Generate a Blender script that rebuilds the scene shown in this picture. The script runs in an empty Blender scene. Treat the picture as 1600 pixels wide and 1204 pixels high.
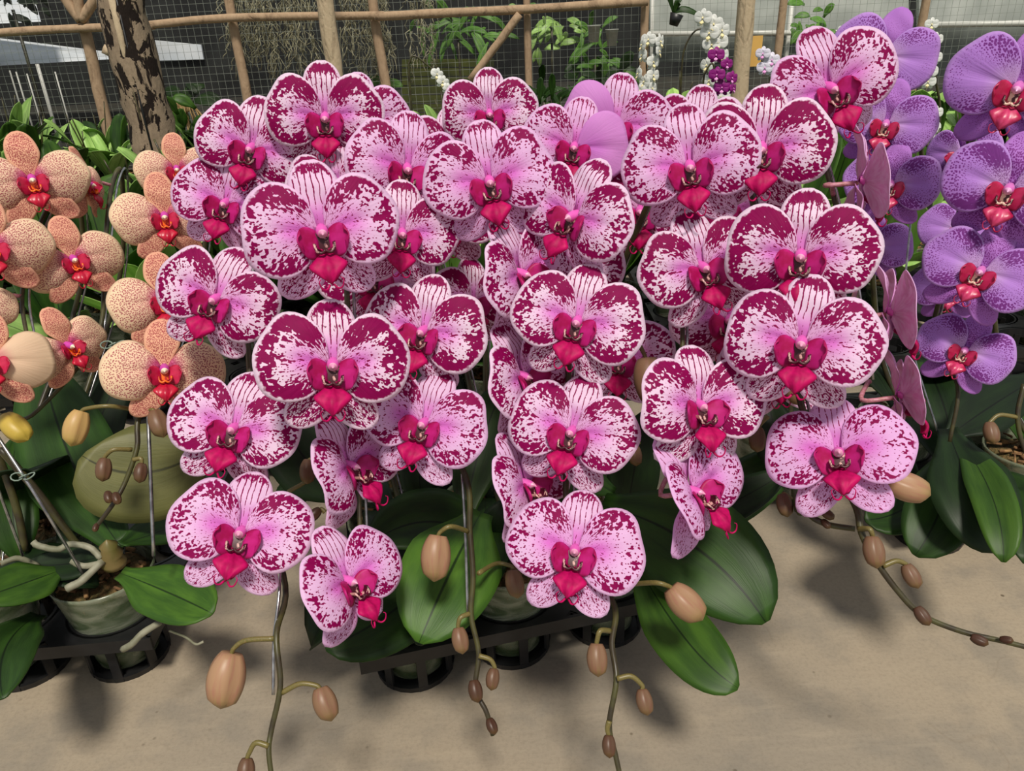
import bpy, math, random
from mathutils import Vector, Matrix
from math import sin, cos, pi, exp, radians as R, sqrt

random.seed(7)
scene = bpy.context.scene
COL = scene.collection

# ------------------------------------------------------------------ camera
F = 1200.0            # focal length in pixels of the 1600x1204 frame
H = 0.65              # eye height above the concrete
down = Vector((120.0, -2500.0, -F)).normalized()      # nadir seen in camera axes
Zc = -down
fwd = Vector((0, 0, -1))
Yc = (fwd - Zc * fwd.dot(Zc)).normalized()
Xc = Yc.cross(Zc).normalized()
RC = Matrix((Xc, Yc, Zc))                              # camera axes -> world axes
CAM = Vector((0, 0, H))
cam_data = bpy.data.cameras.new('camera')
cam = bpy.data.objects.new('camera', cam_data)
COL.objects.link(cam)
cam.matrix_world = Matrix.Translation(CAM) @ RC.to_4x4()
cam_data.sensor_width = 36.0
cam_data.lens = 36.0 * F / 1600.0
cam_data.clip_start = 0.02
cam_data.clip_end = 200
scene.camera = cam

# ------------------------------------------------------------------ light
world = bpy.data.worlds.new('world')
scene.world = world
world.use_nodes = True
bg = world.node_tree.nodes['Background']
bg.inputs[0].default_value = (0.93, 0.96, 1.0, 1)
bg.inputs[1].default_value = 0.36
sun_d = bpy.data.lights.new('sun', 'SUN')
sun_d.energy = 2.7
sun_d.angle = R(9)
sun_d.color = (1.0, 0.93, 0.82)
sun = bpy.data.objects.new('sun', sun_d)
COL.objects.link(sun)
sun.rotation_euler = Vector((0.08, -0.58, 1.0)).to_track_quat('Z', 'Y').to_euler()
scene.view_settings.view_transform = 'Standard'
scene.view_settings.look = 'None'
scene.view_settings.gamma = 1
scene.view_settings.exposure = 0.32
scene.view_settings.use_curve_mapping = False


# ------------------------------------------------------------------ geometry of views
def ray(px, py):
    return RC @ Vector(((px - 800) / F, -(py - 602) / F, -1))


def at(px, py, d):
    return CAM + ray(px, py) * d


def floor_pt(px, py, z=0.0):
    r = ray(px, py)
    return CAM + r * ((z - H) / r.z)


def plane_pt(px, py, Y):
    r = ray(px, py)
    return CAM + r * (Y / r.y)


# ------------------------------------------------------------------ materials
def srgb(r, g, b):
    def f(c):
        c /= 255.0
        return c / 12.92 if c <= 0.04045 else ((c + 0.055) / 1.055) ** 2.4
    return (f(r), f(g), f(b), 1)


class NT:
    """small node-tree helper"""
    def __init__(self, name):
        self.m = bpy.data.materials.new(name)
        self.m.use_nodes = True
        self.t = self.m.node_tree
        self.t.nodes.clear()
        self.out = self.t.nodes.new('ShaderNodeOutputMaterial')

    def n(self, kind, **props):
        nd = self.t.nodes.new(kind)
        for k, v in props.items():
            setattr(nd, k, v)
        return nd

    def put(self, sock, v):
        if isinstance(v, bpy.types.NodeSocket):
            self.t.links.new(v, sock)
        elif v is not None:
            sock.default_value = v

    def math(self, op, a, b=0.0, c=None, clamp=False):
        nd = self.n('ShaderNodeMath', operation=op, use_clamp=clamp)
        self.put(nd.inputs[0], a)
        self.put(nd.inputs[1], b)
        if c is not None:
            self.put(nd.inputs[2], c)
        return nd.outputs[0]

    def ramp(self, v, a, b):
        nd = self.n('ShaderNodeMapRange', interpolation_type='SMOOTHSTEP')
        self.put(nd.inputs['Value'], v)
        self.put(nd.inputs['From Min'], a)
        self.put(nd.inputs['From Max'], b)
        return nd.outputs[0]

    def mix(self, f, a, b, blend='MIX'):
        nd = self.n('ShaderNodeMix', data_type='RGBA', blend_type=blend)
        self.put(nd.inputs[0], f)
        self.put(nd.inputs[6], a)
        self.put(nd.inputs[7], b)
        return nd.outputs[2]

    def vec(self, x, y, z):
        nd = self.n('ShaderNodeCombineXYZ')
        for i, v in enumerate((x, y, z)):
            self.put(nd.inputs[i], v)
        return nd.outputs[0]

    def attr(self, name, obj=False):
        nd = self.n('ShaderNodeAttribute', attribute_name=name)
        if obj:
            nd.attribute_type = 'OBJECT'
        return nd.outputs['Fac']

    def rand(self):
        return self.n('ShaderNodeObjectInfo').outputs['Random']

    def coord(self, which='Object'):
        return self.n('ShaderNodeTexCoord').outputs[which]

    def uv(self):
        s = self.n('ShaderNodeSeparateXYZ')
        self.put(s.inputs[0], self.n('ShaderNodeUVMap', uv_map='UVMap').outputs[0])
        return s.outputs[0], s.outputs[1]

    def noise(self, v, scale=1.0, detail=2.0, rough=0.5, dist=0.0):
        nd = self.n('ShaderNodeTexNoise')
        self.put(nd.inputs['Vector'], v)
        nd.inputs['Scale'].default_value = scale
        nd.inputs['Detail'].default_value = detail
        nd.inputs['Roughness'].default_value = rough
        nd.inputs['Distortion'].default_value = dist
        return nd.outputs[0]

    def voronoi(self, v, scale=1.0, dim='2D'):
        nd = self.n('ShaderNodeTexVoronoi', voronoi_dimensions=dim)
        self.put(nd.inputs['Vector'], v)
        nd.inputs['Scale'].default_value = scale
        return nd.outputs[0]

    def bump(self, h, strength=0.3, dist=0.01):
        nd = self.n('ShaderNodeBump')
        nd.inputs['Strength'].default_value = strength
        nd.inputs['Distance'].default_value = dist
        self.put(nd.inputs['Height'], h)
        return nd.outputs[0]

    def finish(self, col, rough=0.5, spec=0.5, translucent=0.0, normal=None, metal=0.0, alpha=None, sheen=0.0):
        p = self.n('ShaderNodeBsdfPrincipled')
        self.put(p.inputs['Base Color'], col)
        self.put(p.inputs['Roughness'], rough)
        self.put(p.inputs['Specular IOR Level'], spec)
        self.put(p.inputs['Metallic'], metal)
        if sheen:
            p.inputs['Sheen Weight'].default_value = sheen
        if normal is not None:
            self.put(p.inputs['Normal'], normal)
        sh = p.outputs[0]
        if translucent:
            tr = self.n('ShaderNodeBsdfTranslucent')
            self.put(tr.inputs[0], col)
            mx = self.n('ShaderNodeMixShader')
            mx.inputs[0].default_value = translucent
            self.t.links.new(sh, mx.inputs[1])
            self.t.links.new(tr.outputs[0], mx.inputs[2])
            sh = mx.outputs[0]
        if alpha is not None:
            tp = self.n('ShaderNodeBsdfTransparent')
            mx = self.n('ShaderNodeMixShader')
            self.put(mx.inputs[0], alpha)
            self.t.links.new(tp.outputs[0], mx.inputs[1])
            self.t.links.new(sh, mx.inputs[2])
            sh = mx.outputs[0]
        self.t.links.new(sh, self.out.inputs[0])
        return self.m


def petal_mat(name, white, pink, dark, k1, k2, kind, rough=0.42):
    """pigment pattern laid out along the veins; uv = (length, fan angle)"""
    t = NT(name)
    u, v = t.uv()
    rnd = t.math('MULTIPLY', t.rand(), 60.0)
    hot = t.attr('hot')
    rim = t.attr('rim')
    tint = t.attr('tint')
    dens = t.attr('density', True)
    hotd = t.math('MULTIPLY', hot, t.math('MULTIPLY_ADD', dens, 0.85, 0.48))
    P = t.vec(t.math('MULTIPLY', u, k1), t.math('MULTIPLY', v, k2), rnd)
    if kind in ('splash', 'veins'):
        lil = t.math('SUBTRACT', 0.86, t.math('MULTIPLY', dens, 1.15), clamp=True)
        white = t.mix(lil, white, srgb(226, 148, 228))
    base = t.mix(t.math('MULTIPLY', tint, 0.9), white, pink)
    PV = t.vec(t.math('ADD', t.math('MULTIPLY', u, k1), rnd), t.math('ADD', t.math('MULTIPLY', v, k2), rnd), 0.0)
    if kind == 'splash':
        n1 = t.noise(P, 1.05, 0.6, 0.5, 0.5)
        n2 = t.noise(P, 1.9, 0.0, 0.5)
        nn = t.math('ADD', t.math('MULTIPLY', n1, 0.74), t.math('MULTIPLY', n2, 0.26))
        thr = t.math('SUBTRACT', 0.745, t.math('MULTIPLY', hotd, 0.36))
        s1 = t.ramp(t.math('SUBTRACT', nn, thr), -0.014, 0.018)
        vo = t.voronoi(PV, 1.0)
        lim = t.math('MULTIPLY_ADD', hotd, 0.30, t.math('MULTIPLY_ADD', n1, 0.5, -0.20))
        s2 = t.ramp(t.math('SUBTRACT', lim, vo), -0.02, 0.05)
        s = t.math('MAXIMUM', s1, s2)
    elif kind == 'veins':
        # dashed lines of dots running along the sepal, merging to a blot near its tip
        x = t.math('ADD', t.math('MULTIPLY', v, 8.5), t.math('MULTIPLY', t.noise(P, 0.25, 1.0), 0.9))
        tri = t.math('PINGPONG', x, 0.5)
        line = t.ramp(tri, 0.34, 0.47)
        dash = t.noise(t.vec(t.math('MULTIPLY', u, 26.0), t.math('MULTIPLY', v, 8.5), rnd), 1.0, 1.0)
        n1 = t.noise(P, 1.0, 2.5, 0.55, 0.3)
        val = t.math('ADD', t.math('MULTIPLY', line, t.math('MULTIPLY', dash, 0.55)), t.math('MULTIPLY', n1, 0.62))
        thr = t.math('SUBTRACT', 0.68, t.math('MULTIPLY', hotd, 0.42))
        s = t.ramp(t.math('SUBTRACT', val, thr), -0.015, 0.03)
    elif kind == 'speckle':
        vo = t.voronoi(PV, 1.0)
        n1 = t.noise(P, 0.22, 2.0)
        lim = t.math('SUBTRACT', t.math('MULTIPLY', hotd, 0.95), t.math('MULTIPLY_ADD', n1, 0.34, 0.04))
        s = t.math('MULTIPLY', t.ramp(t.math('SUBTRACT', lim, vo), -0.06, 0.12), 0.85)
    elif kind == 'dots':
        vo = t.voronoi(PV, 1.0)
        n1 = t.noise(P, 0.3, 1.0)
        lim = t.math('SUBTRACT', t.math('MULTIPLY_ADD', hotd, 0.36, 0.20), t.math('MULTIPLY', n1, 0.16))
        s = t.math('MULTIPLY', t.ramp(t.math('SUBTRACT', lim, vo), -0.08, 0.12), 0.85)
    else:
        s = 0.0
    rn = t.math('ADD', rim, t.math('MULTIPLY', t.math('SUBTRACT', t.noise(P, 1.2, 1.0), 0.5), 0.09))
    edge = t.ramp(rn, 0.035, 0.065)
    if kind != 'plain':
        s = t.math('MULTIPLY', s, edge)
        dk = t.mix(t.noise(P, 0.5, 1.0), dark, tuple(c * 0.72 for c in dark[:3]) + (1,))
        col = t.mix(s, base, dk)
    else:
        col = base
    vein = t.noise(t.vec(t.math('MULTIPLY', u, 2.0), t.math('MULTIPLY', v, 60.0), rnd), 1.0, 1.0)
    return t.finish(col, 0.6, 0.15, 0.28, t.bump(vein, 0.12, 0.004))


def back_mat(name, a, b):
    t = NT(name)
    u, v = t.uv()
    n1 = t.noise(t.vec(t.math('MULTIPLY', u, 5.0), t.math('MULTIPLY', v, 22.0), t.math('MULTIPLY', t.rand(), 50.0)), 1.0, 2.0)
    col = t.mix(t.ramp(n1, 0.35, 0.7), a, b)
    return t.finish(col, 0.5, 0.3, 0.40)


def simple(name, col, col2=None, scale=20.0, rough=0.5, spec=0.5, metal=0.0, translucent=0.0, bump=0.0, detail=3.0, lo=0.35, hi=0.65):
    t = NT(name)
    nrm = None
    if col2 is None:
        c = col
    else:
        nz = t.noise(t.coord(), scale, detail)
        c = t.mix(t.ramp(nz, lo, hi), col, col2)
        if bump:
            nrm = t.bump(nz, bump, 0.01)
    return t.finish(c, rough, spec, translucent, nrm, metal)


M = {}
# magenta-splashed white variety
WH, PK, DK = srgb(245, 222, 243), srgb(224, 108, 210), srgb(152, 0, 88)
M['a_petal'] = petal_mat('splashed_petal', WH, PK, DK, 13.0, 37.0, 'splash')
M['a_dorsal'] = petal_mat('splashed_sepal', WH, PK, DK, 14.0, 17.0, 'veins')
M['a_lateral'] = petal_mat('speckled_sepal', WH, PK, DK, 19.0, 26.0, 'splash')
M['a_plain'] = petal_mat('plain_lilac_petal', srgb(220, 150, 222), srgb(208, 120, 214), DK, 12, 30, 'plain')
M['a_back'] = back_mat('pink_petal_back', srgb(253, 214, 236), srgb(244, 182, 218))
M['a_lip'] = simple('magenta_lip', srgb(190, 4, 92), srgb(158, 0, 74), 14.0, 0.55, 0.2)
M['a_lobe'] = simple('crimson_lip_lobe', srgb(154, 2, 74), srgb(186, 30, 118), 9.0, 0.5, 0.25)
M['a_throat'] = simple('marbled_throat', srgb(66, 2, 24), srgb(226, 176, 170), 22.0, 0.42, lo=0.55, hi=0.64)
M['a_column'] = simple('pink_column', srgb(226, 104, 190), srgb(214, 80, 170), 8.0, 0.4)
M['a_cap'] = simple('pale_anther_cap', srgb(232, 178, 200), srgb(220, 130, 178), 20.0, 0.35)
# peach red-dotted variety
M['b_petal'] = petal_mat('peach_dotted_petal', srgb(255, 228, 192), srgb(214, 62, 150), srgb(176, 48, 86), 28.0, 62.0, 'dots')
M['b_dorsal'] = petal_mat('peach_dotted_sepal', srgb(250, 206, 168), srgb(240, 166, 146), srgb(176, 48, 74), 26.0, 30.0, 'dots')
M['b_lateral'] = M['b_dorsal']
M['b_plain'] = petal_mat('cream_petal', srgb(240, 214, 180), srgb(226, 150, 150), DK, 12, 30, 'plain')
M['b_back'] = back_mat('peach_petal_back', srgb(238, 200, 160), srgb(226, 172, 140))
M['b_lip'] = simple('red_lip', srgb(196, 16, 52), srgb(172, 6, 48), 15.0, 0.35)
M['b_lobe'] = simple('dark_red_lip_lobe', srgb(168, 8, 52), srgb(196, 40, 80), 10.0, 0.35)
M['b_throat'] = simple('orange_throat', srgb(240, 110, 16), srgb(176, 20, 30), 20.0, 0.4, lo=0.48, hi=0.6)
M['b_column'] = simple('violet_column', srgb(206, 78, 180), srgb(190, 50, 150), 8.0, 0.4)
M['b_cap'] = simple('cream_anther_cap', srgb(246, 232, 206), srgb(240, 214, 186), 20.0, 0.35)
# violet variety
M['c_petal'] = petal_mat('violet_speckled_petal', srgb(194, 140, 226), srgb(230, 198, 240), srgb(122, 14, 130), 22.0, 60.0, 'speckle')
M['c_dorsal'] = petal_mat('violet_speckled_sepal', srgb(192, 128, 216), srgb(206, 150, 224), srgb(128, 22, 134), 24.0, 26.0, 'speckle')
M['c_lateral'] = M['c_dorsal']
M['c_plain'] = M['c_petal']
M['c_back'] = back_mat('violet_petal_back', srgb(192, 126, 216), srgb(176, 100, 200))
M['c_lip'] = simple('wine_lip', srgb(172, 12, 66), srgb(204, 60, 110), 12.0, 0.35)
M['c_lobe'] = simple('wine_lip_lobe', srgb(166, 14, 62), srgb(190, 40, 90), 10.0, 0.35)
M['c_throat'] = simple('cream_marbled_throat', srgb(232, 196, 176), srgb(70, 6, 26), 22.0, 0.4, lo=0.47, hi=0.56)
M['c_column'] = simple('mauve_column', srgb(218, 130, 196), srgb(200, 90, 176), 8.0, 0.4)
M['c_cap'] = simple('mauve_anther_cap', srgb(232, 180, 214), srgb(220, 150, 200), 20.0, 0.35)
# distant flowers
M['far_white'] = simple('white_petal', srgb(250, 250, 248), srgb(236, 238, 232), 30.0, 0.5, translucent=0.3)
M['far_white_lip'] = simple('pale_yellow_lip', srgb(240, 226, 170), None)
M['far_magenta'] = simple('purple_petal', srgb(150, 8, 128), srgb(120, 4, 104), 30.0, 0.5)
M['far_magenta_lip'] = simple('purple_lip', srgb(226, 150, 210), None)
M['far_speckled'] = simple('freckled_white_petal', srgb(236, 232, 244), srgb(120, 110, 170), 120.0, 0.5, lo=0.55, hi=0.62)


def leaf_mat(name, a, b, rough=0.46):
    t = NT(name)
    u, v = t.uv()
    rnd = t.rand()
    n1 = t.noise(t.vec(t.math('MULTIPLY', u, 3.0), t.math('MULTIPLY', v, 5.0), t.math('MULTIPLY', rnd, 40.0)), 1.0, 3.0)
    fine = t.noise(t.vec(t.math('MULTIPLY', u, 4.0), t.math('MULTIPLY', v, 70.0), rnd), 1.0, 1.0)
    col = t.mix(t.ramp(n1, 0.3, 0.75), a, b)
    col = t.mix(t.math('MULTIPLY', fine, 0.25), col, tuple(c * 1.5 for c in b[:3]) + (1,))
    mid = t.ramp(t.math('ABSOLUTE', t.math('SUBTRACT', v, 0.5)), 0.006, 0.022)
    col = t.mix(mid, tuple(c * 0.45 for c in a[:3]) + (1,), col)
    hsv = t.n('ShaderNodeHueSaturation')
    t.put(hsv.inputs['Value'], t.math('MULTIPLY_ADD', rnd, 0.5, 0.75))
    t.put(hsv.inputs['Color'], col)
    return t.finish(hsv.outputs[0], rough, 0.28, 0.12, t.bump(fine, 0.06, 0.004))


M['leaf'] = leaf_mat('orchid_leaf', srgb(24, 46, 14), srgb(44, 74, 22))
M['leaf_dark'] = leaf_mat('dark_orchid_leaf', srgb(16, 30, 14), srgb(28, 48, 20))
M['leaf_mid'] = leaf_mat('bright_orchid_leaf', srgb(38, 68, 20), srgb(66, 100, 30))
M['leaf_olive'] = leaf_mat('olive_orchid_leaf', srgb(84, 86, 46), srgb(106, 106, 62))
M['leaf_pale'] = leaf_mat('pale_orchid_leaf', srgb(118, 160, 74), srgb(168, 202, 116), 0.35)
M['stem'] = simple('olive_brown_stem', srgb(72, 70, 36), srgb(52, 44, 30), 60.0, 0.4)
M['stem_green'] = simple('yellow_green_pedicel', srgb(98, 94, 46), srgb(120, 104, 62), 40.0, 0.4)
M['stem_pink'] = simple('pink_pedicel', srgb(196, 130, 150), srgb(170, 110, 110), 40.0, 0.4)
M['root'] = simple('silver_root', srgb(150, 148, 128), srgb(112, 112, 90), 50.0, 0.6)
M['metal'] = simple('galvanised_wire', srgb(190, 190, 192), srgb(140, 140, 144), 90.0, 0.25, 0.5, 0.9)
M['clip'] = simple('clear_clip', srgb(120, 136, 124), None, rough=0.2)


def bud_mat():
    t = NT('orchid_bud')
    u, v = t.uv()
    tone = t.attr('tone', True)
    n1 = t.noise(t.vec(t.math('MULTIPLY', u, 2.0), t.math('MULTIPLY', v, 26.0), t.rand()), 1.0, 2.0)
    tone = t.math('POWER', tone, 0.45)
    col = t.mix(tone, srgb(192, 152, 116), srgb(56, 31, 20))
    gr = t.mix(tone, srgb(160, 138, 80), srgb(86, 62, 34))
    col = t.mix(t.math('MULTIPLY', t.ramp(u, 0.55, 1.0), 0.75), col, gr)
    col = t.mix(t.math('MULTIPLY', t.ramp(n1, 0.45, 0.7), 0.45), col, t.mix(tone, srgb(182, 116, 104), srgb(66, 32, 24)))
    gl = t.attr('green', True)
    col = t.mix(gl, col, srgb(196, 172, 60))
    return t.finish(col, 0.42, 0.4, 0.08)


M['bud'] = bud_mat()


def concrete():
    t = NT('stained_concrete')
    co = t.coord('Object')
    big = t.noise(co, 2.2, 4.0, 0.55)
    mid = t.noise(co, 11.0, 4.0, 0.6)
    fine = t.noise(co, 240.0, 3.0, 0.7)
    col = t.mix(t.ramp(big, 0.3, 0.7), srgb(162, 148, 127), srgb(140, 131, 117))
    col = t.mix(t.math('MULTIPLY', t.ramp(mid, 0.45, 0.68), 0.5), col, srgb(120, 115, 106))
    col = t.mix(t.math('MULTIPLY', t.ramp(fine, 0.4, 0.75), 0.25), col, srgb(104, 95, 82))
    mp = t.n('ShaderNodeMapping')
    mp.inputs['Scale'].default_value = (9.0, 60.0, 1.0)
    t.put(mp.inputs['Vector'], co)
    br = t.noise(mp.outputs[0], 1.0, 4.0, 0.7)
    col = t.mix(t.math('MULTIPLY', t.ramp(br, 0.5, 0.75), 0.28), col, srgb(170, 157, 136))
    sp = t.voronoi(co, 34.0, '3D')
    spk = t.math('MULTIPLY', t.math('SUBTRACT', 1.0, t.ramp(sp, 0.04, 0.10)), t.ramp(t.noise(co, 16.0, 1.0), 0.5, 0.62))
    col = t.mix(t.math('MULTIPLY', spk, 0.75), col, srgb(70, 58, 40))
    cr = t.n('ShaderNodeTexVoronoi', feature='DISTANCE_TO_EDGE')
    cr.inputs['Scale'].default_value = 2.1
    wob = t.n('ShaderNodeVectorMath', operation='ADD')
    t.put(wob.inputs[0], co)
    nzc = t.n('ShaderNodeTexNoise')
    nzc.inputs['Scale'].default_value = 7.0
    t.put(nzc.inputs['Vector'], co)
    sc = t.n('ShaderNodeVectorMath', operation='SCALE')
    sc.inputs['Scale'].default_value = 0.22
    t.put(sc.inputs[0], nzc.outputs['Color'])
    t.put(wob.inputs[1], sc.outputs[0])
    t.put(cr.inputs['Vector'], wob.outputs[0])
    crk = t.math('MULTIPLY', t.math('SUBTRACT', 1.0, t.ramp(cr.outputs[0], 0.0, 0.006)), t.ramp(mid, 0.42, 0.6))
    col = t.mix(t.math('MULTIPLY', crk, 0.16), col, srgb(112, 96, 76))
    h = t.math('ADD', t.math('MULTIPLY', fine, 0.4), br)
    return t.finish(col, 0.8, 0.25, 0.0, t.bump(h, 0.12, 0.004))


M['concrete'] = concrete()


def bark(name, a, b, holes, sx=1.0, hole=True):
    t = NT(name)
    co = t.coord('Object')
    mp = t.n('ShaderNodeMapping')
    mp.inputs['Scale'].default_value = (26 * sx, 26 * sx, 11.0 * sx)
    t.put(mp.inputs['Vector'], co)
    n1 = t.noise(mp.outputs[0], 1.0, 4.0, 0.6, 0.6)
    n2 = t.noise(mp.outputs[0], 4.0, 3.0, 0.6)
    col = t.mix(n2, a, b)
    hh = t.ramp(n1, 0.50, 0.54) if hole else t.math('MULTIPLY', t.ramp(n1, 0.5, 0.75), 0.5)
    col = t.mix(hh, col, holes)
    ht = t.math('SUBTRACT', t.math('MULTIPLY', n2, 0.4), hh)
    return t.finish(col, 0.85, 0.2, 0.0, t.bump(ht, 0.6, 0.01))


M['bark'] = bark('flaking_bark', srgb(170, 150, 126), srgb(118, 102, 86), srgb(34, 26, 22))
M['pole'] = bark('weathered_pole', srgb(190, 164, 134), srgb(144, 118, 94), srgb(92, 70, 54), 0.7, False)
M['pole_light'] = bark('pale_smooth_trunk', srgb(206, 188, 158), srgb(174, 152, 124), srgb(130, 108, 86), 0.8, False)
M['black'] = simple('black_plastic', srgb(20, 20, 22), srgb(30, 30, 31), 40.0, 0.42)
M['wire'] = simple('mesh_wire', srgb(150, 156, 146), None, rough=0.5, metal=0.3)
M['moss'] = simple('moss_medium', srgb(70, 66, 30), srgb(120, 94, 56), 130.0, 0.9, bump=0.8, detail=4.0)
M['bark_chip'] = simple('brown_fibre', srgb(106, 74, 46), srgb(160, 124, 80), 90.0, 0.9)


def pot_plastic():
    t = NT('clear_plastic_pot')
    co = t.coord('Object')
    mp = t.n('ShaderNodeMapping')
    mp.inputs['Scale'].default_value = (14, 14, 50)
    t.put(mp.inputs['Vector'], co)
    n1 = t.noise(mp.outputs[0], 1.0, 3.0, 0.5, 1.5)
    col = t.mix(t.ramp(n1, 0.35, 0.65), srgb(78, 96, 66), srgb(150, 156, 134))
    return t.finish(col, 0.22, 0.5, 0.0, None, 0.0, 0.62)


M['pot'] = pot_plastic()


def net_mat():
    t = NT('dark_shade_net')
    co = t.coord('Object')
    n1 = t.noise(co, 3.0, 3.0)
    col = t.mix(n1, srgb(36, 36, 38), srgb(56, 56, 56))
    a = t.math('MULTIPLY_ADD', t.ramp(n1, 0.3, 0.7), 0.20, 0.18)
    return t.finish(col, 0.8, 0.2, 0.0, None, 0.0, a)


M['net'] = net_mat()
M['dark_wall'] = simple('shade_toned_shed_wall', srgb(20, 22, 22), srgb(40, 42, 40), 2.5, 0.9)  # near-black: the shade beyond the fence is put into the wall colour
M['mossy_board'] = simple('mossy_board', srgb(86, 92, 34), srgb(52, 58, 30), 5.0, 0.9)
M['sheet'] = simple('white_roof_sheet', srgb(244, 248, 250), srgb(222, 230, 236), 3.0, 0.6)
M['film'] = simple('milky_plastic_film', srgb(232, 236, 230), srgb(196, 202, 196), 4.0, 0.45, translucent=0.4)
M['film_dark'] = simple('grey_plastic_film', srgb(130, 136, 132), srgb(96, 102, 98), 4.0, 0.5)  # darker grey film, used for the lower sheets
M['white_pipe'] = simple('white_pipe', srgb(214, 214, 206), None, rough=0.4)
M['spanish_moss'] = simple('spanish_moss', srgb(216, 210, 176), srgb(160, 156, 124), 40.0, 0.9)
M['white_pot'] = simple('white_plastic_pot', srgb(214, 216, 206), srgb(196, 200, 188), 20.0, 0.5)
M['card'] = simple('yellow_card', srgb(226, 180, 96), srgb(214, 168, 90), 9.0, 0.6)
M['fern'] = leaf_mat('fern_leaf', srgb(60, 104, 40), srgb(110, 156, 64), 0.45)
M['soil'] = simple('dark_soil', srgb(34, 34, 28), srgb(52, 50, 40), 8.0, 0.95)  # soil colour darkened to stand in for shade behind the fence
M['dry'] = simple('dry_straw', srgb(168, 142, 96), srgb(130, 104, 66), 30.0, 0.9)


# ------------------------------------------------------------------ mesh helpers
def mesh(name, verts, faces, mats, fmat=None, smooth=True, uv=None, attrs=None):
    me = bpy.data.meshes.new(name)
    me.from_pydata([tuple(v) for v in verts], [], faces)
    for m in (mats if isinstance(mats, (list, tuple)) else [mats]):
        me.materials.append(m)
    if fmat:
        me.polygons.foreach_set('material_index', fmat)
    if smooth:
        me.polygons.foreach_set('use_smooth', [True] * len(me.polygons))
    if uv:
        lay = me.uv_layers.new(name='UVMap')
        data = []
        for l in me.loops:
            data += uv[l.vertex_index]
        lay.data.foreach_set('uv', data)
    if attrs:
        for k, vals in attrs.items():
            a = me.attributes.new(k, 'FLOAT', 'POINT')
            a.data.foreach_set('value', vals)
    me.update()
    return me


def link(name, me, parent=None, matrix=None):
    o = bpy.data.objects.new(name, me)
    COL.objects.link(o)
    if parent:
        o.parent = parent
    if matrix is not None:
        o.matrix_local = matrix
    return o


def thing(name, label, cat, loc=(0, 0, 0), group=None, rz=0.0):
    o = bpy.data.objects.new(name, None)
    o.empty_display_size = 0.02
    COL.objects.link(o)
    o.location = loc
    o.rotation_euler = (0, 0, rz)
    return tag(o, label, cat, group)


def tag(o, label, cat, group=None):
    o['label'] = label
    o['category'] = cat
    if group:
        o['group'] = group
    return o


def spline(pts, n=6):
    """Catmull-Rom through pts"""
    pts = [Vector(p) for p in pts]
    if len(pts) < 3:
        return [pts[0].lerp(pts[-1], i / n) for i in range(n + 1)]
    P = [pts[0] * 2 - pts[1]] + pts + [pts[-1] * 2 - pts[-2]]
    out = []
    for i in range(1, len(P) - 2):
        a, b, c, d = P[i - 1:i + 3]
        for k in range(n):
            s = k / n
            out.append(0.5 * (2 * b + (c - a) * s + (2 * a - 5 * b + 4 * c - d) * s * s + (3 * b - a - 3 * c + d) * s ** 3))
    out.append(pts[-1])
    return out


def tube_geo(pts, rad, sides=8, wob=0.0):
    V, Fc = [], []
    n = len(pts)
    ref = Vector((0.31, 0.52, 0.79))
    prev = None
    for i, p in enumerate(pts):
        t = (pts[min(i + 1, n - 1)] - pts[max(i - 1, 0)])
        t = t.normalized() if t.length > 1e-9 else Vector((0, 0, 1))
        s = t.cross(ref) if prev is None else (prev - t * prev.dot(t))
        if s.length < 1e-4:
            s = t.cross(Vector((1, 0, 0)))
        s.normalize()
        prev = s
        b = t.cross(s)
        r = rad(i / max(n - 1, 1)) if callable(rad) else rad
        for k in range(sides):
            a = 2 * pi * k / sides
            rr = r * (1 + (random.uniform(-wob, wob) if wob else 0))
            V.append(p + (s * cos(a) + b * sin(a)) * rr)
    for i in range(n - 1):
        for k in range(sides):
            k2 = (k + 1) % sides
            Fc.append((i * sides + k, i * sides + k2, (i + 1) * sides + k2, (i + 1) * sides + k))
    Fc.append(tuple(reversed(range(sides))))
    Fc.append(tuple(range((n - 1) * sides, n * sides)))
    return V, Fc


def merge(geos):
    V, Fc = [], []
    for v, f in geos:
        o = len(V)
        V += v
        Fc += [tuple(i + o for i in q) for q in f]
    return V, Fc


def box_geo(cx, cy, cz, sx, sy, sz):
    V = [Vector((cx + i * sx / 2, cy + j * sy / 2, cz + k * sz / 2)) for i in (-1, 1) for j in (-1, 1) for k in (-1, 1)]
    return V, [(0, 1, 3, 2), (4, 6, 7, 5), (0, 4, 5, 1), (2, 3, 7, 6), (0, 2, 6, 4), (1, 5, 7, 3)]


def lathe_geo(prof, n=28):
    V, Fc = [], []
    for r, z in prof:
        for k in range(n):
            a = 2 * pi * k / n
            V.append(Vector((r * cos(a), r * sin(a), z)))
    for i in range(len(prof) - 1):
        for k in range(n):
            k2 = (k + 1) % n
            Fc.append((i * n + k, i * n + k2, (i + 1) * n + k2, (i + 1) * n + k))
    return V, Fc


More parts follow.
